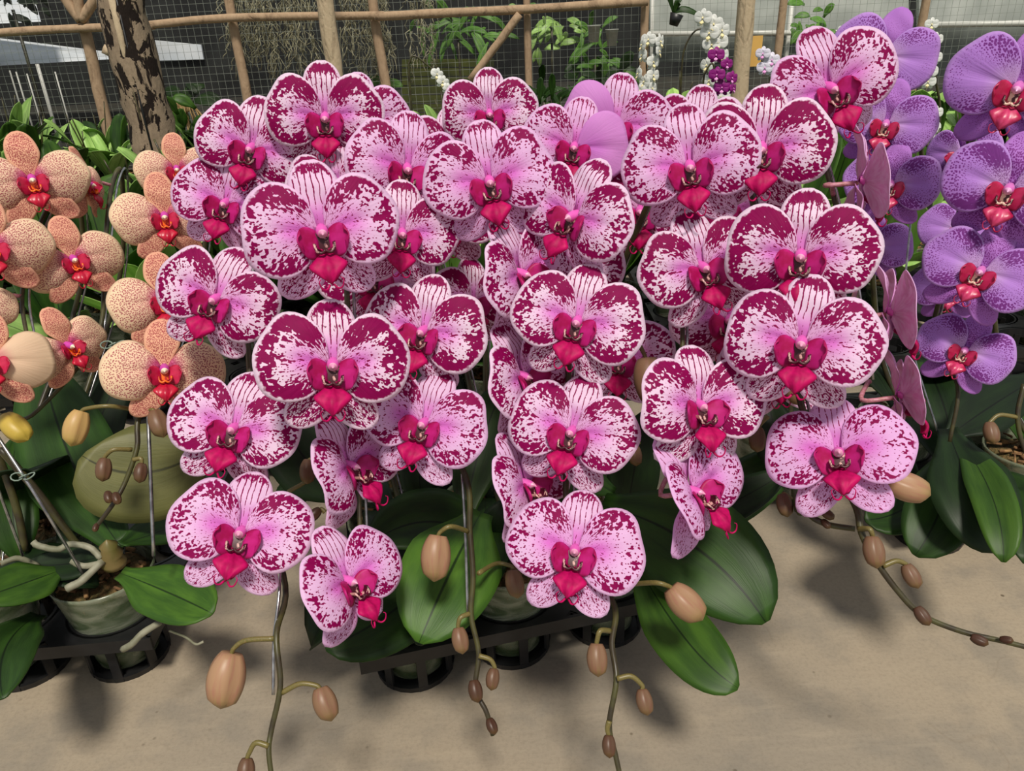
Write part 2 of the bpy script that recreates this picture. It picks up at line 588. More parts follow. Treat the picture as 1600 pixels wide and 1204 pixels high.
def two_sided(name, grid, nu, nv, uv, attrs, mfront, mback, thick=0.006):
    """close a grid of points (nu x nv) into a thin solid: front and back skins and a rim"""
    me0 = [Vector(p) for p in grid]
    nrm = [Vector((0, 0, 0)) for _ in me0]
    quads = []
    for i in range(nu - 1):
        for j in range(nv - 1):
            q = (i * nv + j, (i + 1) * nv + j, (i + 1) * nv + j + 1, i * nv + j + 1)
            quads.append(q)
            n = (me0[q[2]] - me0[q[0]]).cross(me0[q[3]] - me0[q[1]])
            for k in q:
                nrm[k] += n
    sgn = 1.0 if sum(n.z for n in nrm) > 0 else -1.0
    if sgn < 0:
        quads = [tuple(reversed(q)) for q in quads]
    N = len(me0)
    back = [p - (n * sgn).normalized() * thick if n.length > 1e-12 else p - Vector((0, 0, thick)) for p, n in zip(me0, nrm)]
    V = me0 + back
    Fc = quads + [tuple(reversed([k + N for k in q])) for q in quads]
    fm = [0] * len(quads) + [1] * len(quads)
    bd = [i * nv for i in range(nu)] + [(nu - 1) * nv + j for j in range(1, nv)] + \
         [i * nv + nv - 1 for i in range(nu - 2, -1, -1)] + [j for j in range(nv - 2, 0, -1)]
    for a, b in zip(bd, bd[1:] + bd[:1]):
        Fc.append((a, b, b + N, a + N) if sgn < 0 else (a, a + N, b + N, b))
        fm.append(0)
    return mesh(name, V, Fc, [mfront, mback], fm, True, uv + uv, {k: v + v for k, v in attrs.items()})


def smooth(x, a, b):
    t = max(0.0, min(1.0, (x - a) / (b - a)))
    return t * t * (3 - 2 * t)


# ------------------------------------------------------------------ flower parts (unit: petal span = 1)
NPH, NR = 41, 15


def petal_mesh(var, side, seed, plain=False):
    rg = random.Random(seed)
    a = 0.236
    b = {'a': 0.292, 'b': 0.262, 'c': 0.285}[var] * rg.uniform(0.97, 1.03)
    lean = R(rg.uniform(2, 8) - (12 if var == 'b' else 0))
    ph = [rg.uniform(0, 6.28) for _ in range(5)]
    amp = rg.uniform(0.6, 1.2)
    grid, uv, hot, rim, tint = [], [], [], [], []
    for i in range(NPH):
        f = -1 + 2 * i / (NPH - 1)
        phi = f * R(86)
        Rm = 2 * a * b * b * cos(phi) / (b * b * cos(phi) ** 2 + a * a * sin(phi) ** 2)
        Rm *= 1 + 0.018 * sin(5 * phi + ph[0]) + 0.012 * sin(9 * phi + ph[1])
        Rm *= 1 + 0.06 * smooth(f, 0.15, 0.6) * (1 - smooth(f, 0.6, 0.95))
        for j in range(NR):
            s = j / (NR - 1)
            r = 0.012 + (Rm - 0.012) * s
            x = 0.025 + r * cos(phi + lean)
            y = 0.01 + r * sin(phi + lean)
            z = 0.06 * sin(min(r / 0.44, 1) * 2.2) - 0.09 * (r / 0.45) ** 2.2
            z -= 0.016 * exp(-(phi / 0.16) ** 2) * sin(pi * s)
            z += 0.016 * amp * sin(4.0 * phi + ph[2]) * s ** 2 * cos(phi)
            z += 0.009 * amp * sin(9.0 * phi + ph[3]) * s ** 4 * cos(phi)
            z -= 0.05 * (abs(f) ** 3) * s * 0.6
            if var == 'b':
                z -= 0.10 * s * s * abs(sin(phi)) + 0.05 * s * s
            grid.append((x * side, y, z))
            uv.append((r / 0.48, 0.5 + f * 0.5))
            if var == 'a':
                h = 0.36
                h += 0.62 * smooth(f, 0.22, 0.55) * smooth(r, 0.08, 0.22)
                h += 0.60 * smooth(-f, 0.30, 0.55) * smooth(r, 0.13, 0.28)
                h += 0.45 * smooth(r, 0.30, 0.44)
                h += 0.40 * exp(-((f + 0.02) / 0.045) ** 2) * smooth(r, 0.12, 0.2) * (1 - smooth(r, 0.36, 0.42))
                h += 0.35 * (1 - smooth(r, 0.03, 0.11)) * smooth(-f, -0.2, 0.3)
                h -= 0.22 * exp(-(f / 0.2) ** 2) * (1 - smooth(r, 0.2, 0.36))
                tn = 0.80 * exp(-(f / 0.32) ** 2) * (1 - smooth(r, 0.14, 0.36)) + 0.38 * (1 - smooth(r, 0.08, 0.34))
            elif var == 'b':
                h = 0.72 - 0.25 * smooth(r, 0.25, 0.46) + 0.25 * (1 - smooth(r, 0.06, 0.2))
                tn = 1.0 * (1 - smooth(r, 0.03, 0.17)) + 0.12 * (1 - smooth(r, 0.2, 0.45))
            else:
                h = 0.46 + 0.42 * smooth(f, 0.2, 0.55) * smooth(r, 0.1, 0.25) + 0.42 * smooth(-f, 0.25, 0.6) * smooth(r, 0.12, 0.28)
                h -= 0.28 * exp(-(f / 0.25) ** 2) * (1 - smooth(r, 0.2, 0.4))
                tn = 0.75 * (1 - smooth(r, 0.04, 0.24)) + 0.35 * smooth(s, 0.9, 1.0)
            hot.append(max(0, h))
            tint.append(min(1, tn))
            rim.append((Rm - r) / 0.48 * (0.55 + 0.45 * cos(phi)))
    return two_sided('petal', grid, NPH, NR, uv, {'hot': hot, 'rim': rim, 'tint': tint},
                     M[var + ('_plain' if plain else '_petal')], M[var + '_back'])


def sepal_mesh(var, kind, side, seed):
    rg = random.Random(seed)
    nu, nv = 20, 13
    L = 0.44 if kind == 'dorsal' else 0.46
    W = {'a': 0.168, 'b': 0.145, 'c': 0.15}[var] * (1.0 if kind == 'dorsal' else 0.82)
    ang = 0.0 if kind == 'dorsal' else -side * R(138)
    ph = rg.uniform(0, 6.28)
    grid, uv, hot, rim, tint = [], [], [], [], []
    for i in range(nu):
        u = i / (nu - 1)
        w = W * (0.30 + 0.70 * smooth(u, 0.0, 0.5)) * sqrt(max(0.0, 1 - (max(0, u - 0.45) / 0.56) ** 2.3))
        for j in range(nv):
            v = -1 + 2 * j / (nv - 1)
            x, y = w * v, 0.02 + L * u
            z = -0.035 - 0.05 * u * u - (0.30 * w) * v * v * (0.5 if kind == 'dorsal' else 0.35)
            z += 0.045 * sin(pi * u) + 0.008 * sin(4 * u * 3 + ph + v * 2)
            if kind != 'dorsal':
                z -= 0.02 + 0.03 * u
                x += side * 0.05 * sin(pi * u * 0.8)
            z -= 0.02 * exp(-(v / 0.12) ** 2) * u * 0.3
            X = x * cos(-ang) + y * sin(-ang)
            Yy = -x * sin(-ang) + y * cos(-ang)
            grid.append((X, Yy, z))
            uv.append((u, 0.5 + v * w / W * 0.5))
            if var == 'a':
                if kind == 'dorsal':
                    h = 0.22 + 0.36 * smooth(u, 0.22, 0.5) + 0.62 * smooth(u, 0.68, 0.93) + 0.20 * smooth(abs(v), 0.55, 0.9) * smooth(u, 0.35, 0.7)
                    tn = 0.9 * (1 - smooth(u, 0.15, 0.55))
                else:
                    h = 0.55 + 0.15 * smooth(abs(v), 0.4, 0.9)
                    tn = 0.5 * (1 - smooth(u, 0.2, 0.8))
            elif var == 'b':
                h = 0.8
                tn = 0.35 + 0.3 * smooth(u, 0.4, 0.9)
            else:
                h = 0.55 - 0.2 * smooth(u, 0.5, 0.9)
                tn = 0.4 * smooth(abs(v), 0.7, 1)
            hot.append(h)
            tint.append(tn)
            rim.append(min((1 - abs(v)) * w, (1 - u) * L) / 0.48)
    return two_sided('sepal', grid, nu, nv, uv, {'hot': hot, 'rim': rim, 'tint': tint}, M[var + '_' + kind], M[var + '_back'])


def lobe_mesh(var, side):
    """upright rounded ear at the side of the throat, cupped inwards"""
    nu, nv = 12, 11
    grid, uv = [], []
    for i in range(nu):
        u = i / (nu - 1)
        w = 0.104 * sin(pi * (0.14 + 0.80 * u ** 0.85)) ** 0.7
        for j in range(nv):
            v = -1 + 2 * j / (nv - 1)
            # runs forward and outward from the throat; width is vertical
            x = 0.034 + 0.120 * sin(u * 1.75) - 0.02 * v * v
            y = -0.075 + 0.035 * u + w * v
            z = 0.012 + 0.10 * u - 0.03 * v * v
            grid.append((side * x, y, z))
            uv.append((u, 0.5 + v / 2))
    return two_sided('lip_lobe', grid, nu, nv, uv, {}, M[var + '_lobe'], M[var + '_lobe'], 0.008)


def lip_mesh(var):
    """arrow-shaped middle lobe with two curled tendrils"""
    nu, nv = 14, 11
    grid = []
    prof = [(0, 0.028), (0.15, 0.03), (0.35, 0.085), (0.5, 0.125), (0.64, 0.108), (0.85, 0.062), (1.0, 0.022)]

    def w_at(u):
        for (a, wa), (b, wb) in zip(prof, prof[1:]):
            if u <= b:
                return wa + (wb - wa) * (u - a) / (b - a)
        return prof[-1][1]
    for i in range(nu):
        u = i / (nu - 1)
        w = w_at(u)
        for j in range(nv):
            v = -1 + 2 * j / (nv - 1)
            y = -0.125 - 0.215 * u + 0.025 * abs(v)
            z = 0.035 + 0.115 * sin(u * 2.0) - 0.022 * v * v - 0.03 * u * u + 0.012 * sin(9 * v + 4 * u) * u
            z += 0.018 * exp(-(v / 0.2) ** 2)
            grid.append((w * v, y, z))
    me = two_sided('lip', grid, nu, nv, [(0, 0)] * len(grid), {}, M[var + '_lip'], M[var + '_lip'], 0.009)
    V = [v.co.copy() for v in me.vertices]
    Fc = [tuple(p.vertices) for p in me.polygons]
    bpy.data.meshes.remove(me)
    geos = [(V, Fc)]
    for sd in (-1, 1):
        p = [Vector((sd * 0.012, -0.335, 0.10)), Vector((sd * 0.035, -0.362, 0.115)), Vector((sd * 0.062, -0.355, 0.135)),
             Vector((sd * 0.075, -0.315, 0.15)), Vector((sd * 0.060, -0.295, 0.145))]
        geos.append(tube_geo(spline(p, 4), lambda t: 0.0085 * (1 - 0.75 * t), 6))
    V, Fc = merge(geos)
    return mesh('lip', V, Fc, M[var + '_lip'])


def throat_mesh(var):
    """cup of the throat with the fleshy two-horned callus"""
    nu, nv = 10, 17
    V, Fc = [], []
    for i in range(nu):
        u = i / (nu - 1)
        for j in range(nv):
            a = pi * (0.02 + 0.96 * j / (nv - 1))
            rr = 0.074 - 0.012 * u
            V.append(Vector((rr * cos(a), -0.055 - rr * 0.92 * sin(a) - 0.01 * u, 0.0 + 0.085 * u)))
    for i in range(nu - 1):
        for j in range(nv - 1):
            Fc.append((i * nv + j, (i + 1) * nv + j, (i + 1) * nv + j + 1, i * nv + j + 1))
    geos = [(V, Fc)]
    # rear wall of the throat
    c = [Vector((0, -0.06, 0.012))] + [Vector((0.076 * cos(a), -0.06 + 0.07 * sin(a), 0.004)) for a in [2 * pi * k / 16 for k in range(16)]]
    geos.append((c, [(0, 1 + k, 1 + (k + 1) % 16) for k in range(16)]))
    for sd in (-1, 1):
        p = [Vector((sd * 0.060, -0.075, 0.075)), Vector((sd * 0.055, -0.115, 0.092)), Vector((sd * 0.028, -0.135, 0.097)), Vector((0.0, -0.120, 0.10))]
        geos.append(tube_geo(spline(p, 4), 0.0105, 6))
    V, Fc = merge(geos)
    return mesh('throat', V, Fc, M[var + '_throat'])


def column_mesh(var):
    """the column (the knob in the middle) with its pale anther cap, plus the boss the petals join"""
    V, Fc = [], []
    fm = []
    n = 12
    rings = 11
    for i in range(rings):
        u = i / (rings - 1)
        r = 0.031 * (0.95 + 0.30 * sin(pi * min(u * 1.1, 1))) * sqrt(max(0.0, 1 - max(0, (u - 0.6) / 0.4) ** 2.2)) + 0.0005
        c = Vector((0, 0.03 - 0.062 * u, -0.03 + 0.125 * u))
        for k in range(n):
            a = 2 * pi * k / n
            V.append(c + Vector((r * cos(a), r * sin(a) * 0.9, 0.02 * sin(a) * u)))
    for i in range(rings - 1):
        for k in range(n):
            k2 = (k + 1) % n
            Fc.append((i * n + k, i * n + k2, (i + 1) * n + k2, (i + 1) * n + k))
            fm.append(1 if i >= 8 else 0)
    return mesh('flower', V, Fc, [M[var + '_column'], M[var + '_cap']], fm)


NVAR = 4
PARTS = {}
for var in 'abc':
    PARTS[var] = dict(
        petal={(sd, k): petal_mesh(var, sd, 100 * k + sd + ord(var)) for sd in (-1, 1) for k in range(NVAR)},
        plain={sd: petal_mesh(var, sd, 55 + sd, True) for sd in (-1, 1)},
        dorsal=[sepal_mesh(var, 'dorsal', 1, 31 * k + ord(var)) for k in range(3)],
        lateral={sd: sepal_mesh(var, 'lateral', sd, 17 + sd) for sd in (-1, 1)},
        lobe={sd: lobe_mesh(var, sd) for sd in (-1, 1)},
        lip=lip_mesh(var), throat=throat_mesh(var), column=column_mesh(var))


def flower_frame(px, py, d, yaw, pitch, roll):
    dr = ray(px, py).normalized()
    z = -dr
    x = RC @ Vector((1, 0, 0))
    x = (x - z * x.dot(z)).normalized()
    y = z.cross(x)
    B = Matrix((x, y, z)).transposed()
    return B @ Matrix.Rotation(R(yaw), 3, 'Y') @ Matrix.Rotation(R(-pitch), 3, 'X') @ Matrix.Rotation(R(-roll), 3, 'Z')


def add_flower(plant, base, var, px, py, W, yaw=0, roll=0, pitch=5, d=None, dens=0.6, plain=(), stem_pt=None, rg=random, cup=5):
    if d is None:
        d = depth_of(W, py)
    p = at(px, py, d)
    S = W * d / F
    B = flower_frame(px, py, d, yaw, pitch, roll)
    Mw = Matrix.Translation(p) @ B.to_4x4() @ Matrix.Scale(S, 4)
    fl = link('flower', PARTS[var]['column'], plant, Matrix.Translation(-base) @ Mw)
    k = rg.randrange(NVAR)
    LS = Matrix.Translation((0, -0.004, 0.022 + 0.002 * max(0, cup - 5))) @ Matrix.Scale({'a': 1.0, 'b': 0.84, 'c': 0.9}[var], 4)

    def sub(name, me, jit=3.0, fold=0.0):
        o = link(name, me, fl, Matrix.Rotation(R(-fold), 4, 'Y') @ Matrix.Rotation(R(rg.uniform(-jit, jit)), 4, 'Z') @ Matrix.Rotation(R(rg.uniform(-jit, jit) * 1.4), 4, 'X')
                 @ Matrix.Rotation(R(rg.uniform(-jit, jit) * 1.4), 4, 'Y'))
        o['density'] = max(0.0, dens + rg.uniform(-0.06, 0.06))
        return o
    sub('sepal', PARTS[var]['dorsal'][rg.randrange(3)])
    for sd in (-1, 1):
        sub('sepal', PARTS[var]['lateral'][sd], 4)
        sub('petal', PARTS[var]['plain'][sd] if sd in plain else PARTS[var]['petal'][(sd, (k + (sd > 0)) % NVAR)], 3.0, sd * cup)
    for sd in (-1, 1):
        link('lip_lobe', PARTS[var]['lobe'][sd], fl, LS)
    link('throat', PARTS[var]['throat'], fl, LS)
    link('lip', PARTS[var]['lip'], fl, LS)
    # flower stalk from the back of the flower to the spike
    nrm = B @ Vector((0, 0, 1))
    if stem_pt is not None:
        a = p - nrm * 0.004
        b = p - nrm * 0.03
        pts = spline([a, b, b.lerp(stem_pt, 0.6) + Vector((0, 0, 0.006)), stem_pt], 4)
        inv = (Mw).inverted()
        V, Fc = tube_geo(pts, 0.0021, 6)
        link('flower_stalk', mesh('flower_stalk', [inv @ v for v in V], Fc, M['stem_pink']), fl)
    return p, nrm


def depth_of(W, py):
    return 0.60 * (220.0 / W) ** 0.62 - (py - 560) * 5.5e-5


# ------------------------------------------------------------------ buds, leaves, pots, stems
def bud_mesh():
    n, rings = 24, 14
    V, Fc, uv = [], [], []
    for i in range(rings):
        u = i / (rings - 1)
        r = 0.335 * sin(pi * (0.13 + 0.76 * u ** 0.95)) ** 0.62 * (1 - 0.72 * smooth(u, 0.86, 1.0))
        if i == rings - 1:
            r = 0.012
        for k in range(n):
            a = 2 * pi * k / n
            seam = 1 - 0.16 * exp(-((((a / (2 * pi) * 3) % 1) - 0.5) / 0.045) ** 2) + 0.03 * cos(3 * a)
            V.append(Vector((r * cos(a) * seam + 0.07 * u * u, r * sin(a) * seam * 0.94, u)))
            uv.append((u, k / n))
    for i in range(rings - 1):
        for k in range(n):
            k2 = (k + 1) % n
            Fc.append((i * n + k, i * n + k2, (i + 1) * n + k2, (i + 1) * n + k))
    Fc.append(tuple(reversed(range(n))))
    return mesh('bud', V, Fc, M['bud'], uv=uv)


BUD = bud_mesh()


def add_bud(plant, base, top, tip, d, tone=0.2, stalk=None, green=0.0, fat=1.0, spin=0.0):
    """top/tip: the pixel of the stalk end and of the point; stalk: pixels from the spike to top"""
    a, b = at(top[0], top[1], d), at(tip[0], tip[1], d - 0.006)
    z = (b - a)
    L = z.length
    z.normalize()
    x = z.cross(ray(*top).normalized()).normalized()
    y = z.cross(x)
    B = Matrix((x, y, z)).transposed() @ Matrix.Rotation(spin, 3, 'Z')
    Mw = Matrix.Translation(a) @ B.to_4x4() @ Matrix.Diagonal((L * fat, L * fat, L, 1))
    o = link('bud', BUD, plant, Matrix.Translation(-base) @ Mw)
    o['tone'] = tone
    o['green'] = green
    if stalk:
        pts = [at(q[0], q[1], q[2] if len(q) > 2 else d) for q in stalk] + [a + z * 0.02 * L]
        V, Fc = tube_geo(spline(pts, 5), lambda t: 0.0017 + 0.0005 * (1 - t), 7)
        inv = Mw.inverted()
        link('bud_stalk', mesh('bud_stalk', [inv @ v for v in V], Fc, M['stem_green']), o)
    return o


def leaf_geo(p0, p1, p2, w, up=None, fold=0.12, tipx=0.0, nu=18, nv=9, twist=0.0, wave=0.0, round_tip=0.0):
    up = up or Vector((0, 0, 1))
    ph = random.uniform(0, 6)
    V, Fc, uv = [], [], []
    for i in range(nu):
        u = i / (nu - 1)
        p = p0 * (1 - u) ** 2 + p1 * 2 * u * (1 - u) + p2 * u * u
        t = ((p1 - p0) * (1 - u) + (p2 - p1) * u).normalized()
        s = t.cross(up)
        s = s.normalized() if s.length > 1e-4 else Vector((1, 0, 0))
        nn = s.cross(t)
        if twist:
            q = Matrix.Rotation(twist * u, 3, t)
            s, nn = q @ s, q @ nn
        ww = w * (0.28 + 0.72 * smooth(u, 0, 0.45)) * max(0.02, 1 - (max(0.0, u - 0.45) / 0.556) ** (2.3 + round_tip)) ** 0.66
        for j in range(nv):
            v = -1 + 2 * j / (nv - 1)
            V.append(p + s * (ww * v) + nn * (ww * fold * (abs(v) ** 1.3) * 2 - ww * 0.10 * v ** 4 + wave * w * sin(6 * u + ph) * v))
            uv.append((u, 0.5 + v / 2))
    N = len(V)
    th = 0.0013
    B = []
    for i in range(nu):
        for j in range(nv):
            a = V[min(i + 1, nu - 1) * nv + j] - V[max(i - 1, 0) * nv + j]
            b = V[i * nv + min(j + 1, nv - 1)] - V[i * nv + max(j - 1, 0)]
            n = a.cross(b)
            B.append(V[i * nv + j] + (n.normalized() * th if n.length > 1e-12 else Vector((0, 0, -th))))
    for i in range(nu - 1):
        for j in range(nv - 1):
            q = (i * nv + j, (i + 1) * nv + j, (i + 1) * nv + j + 1, i * nv + j + 1)
            Fc.append(tuple(reversed(q)))
            Fc.append(tuple(k + N for k in q))
    bd = [i * nv for i in range(nu)] + [(nu - 1) * nv + j for j in range(1, nv)] + \
         [i * nv + nv - 1 for i in range(nu - 2, -1, -1)] + [j for j in range(nv - 2, 0, -1)]
    for a, b in zip(bd, bd[1:] + bd[:1]):
        Fc.append((a, b, b + N, a + N))
    return V + B, Fc, uv + uv


def add_leaf(plant, base, p0, p1, p2, w, mat='leaf', name='leaf', **kw):
    V, Fc, uv = leaf_geo(p0 - base, p1 - base, p2 - base, w, **kw)
    return link(name, mesh(name, V, Fc, M[mat], uv=uv), plant)


def px_leaf(plant, base, a, m, b, wpx, mat='leaf', face=0.6, **kw):
    """a leaf through three seen points (px, py, depth); width in pixels; face 1 = blade turned to the viewer, 0 = blade level"""
    p0, pm, p2 = at(*a), at(*m), at(*b)
    p1 = pm * 2 - (p0 + p2) * 0.5
    up = (-ray(m[0], m[1]).normalized() * face + Vector((0, 0, 1)) * (1 - face)).normalized()
    return add_leaf(plant, base, p0, p1, p2, wpx * m[2] / F * 0.5, mat, up=up, **kw)


pot_prof = [(0.030, 0.0), (0.033, 0.002), (0.0445, 0.064), (0.052, 0.108), (0.054, 0.114), (0.0535, 0.118), (0.0515, 0.116), (0.0500, 0.106), (0.0425, 0.064), (0.0315, 0.004), (0.0, 0.003)]
V, Fc = lathe_geo(pot_prof, 32)
POT = mesh('pot', V, Fc, M['pot'])
# moss fills the pot, lumpy on top
rg = random.Random(3)
prof = [(0.0, 0.006), (0.031, 0.006), (0.041, 0.064), (0.048, 0.102), (0.036, 0.107), (0.022, 0.110), (0.010, 0.112), (0.0, 0.113)]
V, Fc = lathe_geo(prof, 32)
V = [v + Vector((rg.uniform(-1, 1), rg.uniform(-1, 1), rg.uniform(-1.5, 1.5))) * (0.0022 if v.z > 0.1 else 0.0) for v in V]
chips = []
for k in range(40):
    a, r = rg.uniform(0, 6.28), rg.uniform(0, 0.042)
    c = Vector((r * cos(a), r * sin(a), 0.111 + rg.uniform(0, 0.004)))
    e = rg.uniform(0, 6.28)
    dv = Vector((cos(e), sin(e), rg.uniform(-0.4, 0.4))) * rg.uniform(0.004, 0.010)
    chips.append(tube_geo([c - dv, c, c + dv], rg.uniform(0.001, 0.0026), 5))
nb = len(Fc)
V, Fc = merge([(V, Fc)] + chips)
MEDIUM = mesh('growing_medium', V, Fc, [M['moss'], M['bark_chip']], [0] * nb + [1] * (len(Fc) - nb))


def add_pot(plant, z=0.008, medium=True):
    link('pot', POT, plant, Matrix.Translation((0, 0, z)))
    if medium:
        link('growing_medium', MEDIUM, plant, Matrix.Translation((0, 0, z)))


def add_stem(plant, base, pts, r0=0.0034, r1=0.0020, mat='stem', name='flower_spike', n=6):
    V, Fc = tube_geo(spline([p - base for p in pts], n), lambda t: r0 + (r1 - r0) * t, 8)
    return link(name, mesh(name, V, Fc, M[mat]), plant)


def add_stake(plant, base, pts, r=0.0014):
    V, Fc = tube_geo(spline([p - base for p in pts], 5), r, 6)
    return link('support_wire', mesh('support_wire', V, Fc, M['metal']), plant)


def random_leaves(plant, base, n, length=(0.14, 0.22), w=(0.028, 0.042), z0=0.10, mats=('leaf', 'leaf_dark'), rg=random, a0=None, droop=0.06):
    a = rg.uniform(0, 6.28) if a0 is None else a0
    for k in range(n):
        aa = a + (k % 2) * pi + rg.uniform(-0.5, 0.5) + k * 0.35
        L = rg.uniform(*length)
        el = rg.uniform(0.15, 0.9)
        dv = Vector((cos(aa) * cos(el), sin(aa) * cos(el), sin(el)))
        p0 = base + Vector((0, 0, z0 + 0.006 * k))
        p1 = p0 + dv * L * 0.6 + Vector((0, 0, 0.03))
        p2 = p0 + dv * L - Vector((0, 0, droop * rg.uniform(0.3, 1.6)))
        add_leaf(plant, base, p0, p1, p2, rg.uniform(*w), rg.choice(mats), wave=rg.uniform(0, 0.12), fold=rg.uniform(0.05, 0.2), nu=12, nv=7)


# ------------------------------------------------------------------ the setting
def structure(name, me):
    o = link(name, me)
    o['kind'] = 'structure'
    return o


V, Fc = box_geo(0, 1.1, -0.05, 14, 6.4, 0.1)
structure('floor', mesh('floor', V, Fc, M['concrete'], smooth=False))
V, Fc = box_geo(0, 9.3, -0.06, 18, 10.0, 0.1)
structure('ground', mesh('ground', V, Fc, M['soil'], smooth=False))
V, Fc = box_geo(0, 9.0, 1.6, 18, 0.12, 3.4)
structure('wall_back', mesh('wall_back', V, Fc, M['dark_wall'], smooth=False))

#@@FENCE
YF = 4.0
fence = thing('fence', 'wire-mesh fence of weathered wooden poles along the back of the nursery', 'fence', (0, YF, 0))
fb = Vector((0, YF, 0))


def pole(name, pts, r, mat, parent, base, wob=0.06, n=5, sides=10):
    V, Fc = tube_geo(spline([Vector(p) - base for p in pts], n), r, sides, wob)
    return link(name, mesh(name, V, Fc, M[mat]), parent)


def post(px, py, wpx, Y, top=1.25, mat='pole', parent=None, base=None, name='post', lean=0.0):
    p = plane_pt(px, py, Y)
    r = wpx * Y / F * 0.5
    pts = [Vector((p.x + lean * (z - p.z) + random.uniform(-.012, .012), Y, z)) for z in (0, 0.35, 0.7, top)]
    return pole(name, pts, lambda t: r * (1.1 - 0.15 * t), mat, parent, base)


for px, py, w in ((148, 110, 16), (376, 105, 13), (594, 80, 14), (823, 75, 10), (1006, 40, 12), (1219, 40, 11), (1447, 20, 12)):
    post(px, py, w, YF, parent=fence, base=fb)
for pts, w in (((( -90, 58), (60, 47), (240, 40)), 11), (((225, 40), (360, 28), (600, 24)), 11), (((585, 26), (700, 20), (830, 14), (1012, 2)), 12)):
    Y = YF - 0.05
    pole('rail', [plane_pt(a, b, Y) for a, b in pts], w * Y / F * 0.5, 'pole', fence, fb)
pole('brace', [plane_pt(812, 22, YF - 0.06), plane_pt(780, 65, YF - 0.06), plane_pt(735, 125, YF - 0.06)], 0.018, 'pole', fence, fb)
for a, b in (((127, 32), (88, -25)), ((127, 32), (118, -25)), ((127, 32), (160, -25))):
    pole('branch', [plane_pt(a[0], a[1], YF - 0.05), plane_pt((a[0] + b[0]) / 2, (a[1] + b[1]) / 2 + 3, YF - 0.05), plane_pt(b[0], b[1], YF - 0.05)], 0.022, 'pole', fence, fb)
# the wire netting: too many wires to pick apart singly
geos = []
cell = 0.034
xs, xe = -3.6, 3.6
for i in range(int((xe - xs) / cell)):
    x = xs + i * cell
    geos.append(box_geo(x, 0.035, 0.62, 0.0011, 0.0011, 1.24))
for k in range(36):
    geos.append(box_geo(0, 0.036, 0.02 + k * cell, xe - xs, 0.0011, 0.0011))
V, Fc = merge(geos)
wm = link('wire_netting', mesh('wire_netting', V, Fc, M['wire'], smooth=False), fence)
wm['kind'] = 'stuff'
# shade net hung behind the wire, in gentle folds
nu, nv = 60, 6
V, Fc = [], []
xr = plane_pt(1004, 60, YF).x
for i in range(nu):
    for j in range(nv):
        x = -3.6 + (xr + 3.6) * i / (nu - 1)
        V.append(Vector((x, 0.09 + 0.02 * sin(x * 9) + 0.012 * sin(x * 23 + j), 1.3 * j / (nv - 1))))
for i in range(nu - 1):
    for j in range(nv - 1):
        Fc.append((i * nv + j, (i + 1) * nv + j, (i + 1) * nv + j + 1, i * nv + j + 1))
link('shade_net', mesh('shade_net', V, Fc, M['net']), fence)

# trunks that carry the roof, in front of the fence
def trunk(px, py, wpx, Y, mat, label, name, split=False):
    p = plane_pt(px, py, Y)
    base = Vector((p.x, Y, 0))
    t = thing(name, label, 'post', base)
    r = wpx * Y / F * 0.5
    pts = [Vector((random.uniform(-1, 1) * 0.08 * r, random.uniform(-1, 1) * 0.08 * r, z)) for z in [0.05 * 1.3 * i for i in range(21)]]
    pts[0].z = 0.0
    V, Fc = tube_geo(pts, lambda u: r * (1.06 - 0.1 * u), 18, 0.05)
    link('trunk', mesh('trunk', V, Fc, M[mat]), t)
    if split:
        # bare wood strip and the dark crack beside it, on the side that faces the camera
        V, Fc = tube_geo([Vector((0.02 * r, -r * 0.97, 0.40)), Vector((0.0, -r * 0.95, 0.62)), Vector((0.05 * r, -r * 0.93, 0.95))], lambda q: r * 0.04 + r * 0.2 * q, 8)
        link('bare_wood', mesh('bare_wood', V, Fc, M['pole_light']), t)
        V, Fc = tube_geo([Vector((0.26 * r, -r * 0.97, 0.15)), Vector((0.20 * r, -r * 0.99, 0.4)), Vector((0.24 * r, -r * 0.97, 0.95))], r * 0.05, 6)
        link('crack', mesh('crack', V, Fc, M['black']), t)
        V, Fc = tube_geo([Vector((-r * 0.8, -0.3 * r, 0.60)), Vector((-r * 1.15, -0.4 * r, 0.615))], r * 0.22, 8)
        link('branch_stub', mesh('branch_stub', V, Fc, M['pole_light']), t)
    return t


trunk(213, 100, 62, 2.7, 'bark', 'thick flaking-bark trunk with a long split down its face', 'tree_trunk', True)
trunk(516, 60, 23, 3.6, 'pole_light', 'pale smooth trunk post standing before the moss-hung part of fence', 'trunk_post')
t = trunk(1160, 80, 24, 3.5, 'pole_light', 'pale smooth trunk post with a yellow card behind it', 'trunk_post')

# yellow sticky card
c = plane_pt(1180, 80, 3.545)
V, Fc = box_geo(0, 0, 0, 0.055, 0.004, 0.12)
o = link('sticky_card', mesh('sticky_card', V, Fc, M['card'], smooth=False))
o.location = c
tag(o, 'yellow sticky card hanging beside the pale trunk post', 'card')


def slab(name, quad, Y, mat, label, cat, th=0.03, bow=0.0):
    """a sheet given by its four corners; Y may be one depth or a depth per corner"""
    Ys = Y if isinstance(Y, (list, tuple)) else [Y] * 4
    P = [plane_pt(x, y, d) for (x, y), d in zip(quad, Ys)]
    c = sum(P, Vector()) / 4
    V = [p - c for p in P] + [p - c + Vector((0, th, 0)) for p in P]
    Fc = [(3, 2, 1, 0), (4, 5, 6, 7), (0, 1, 5, 4), (1, 2, 6, 5), (2, 3, 7, 6), (3, 0, 4, 7)]
    o = link(name, mesh(name, V, Fc, M[mat], smooth=False))
    o.location = c
    return tag(o, label, cat)


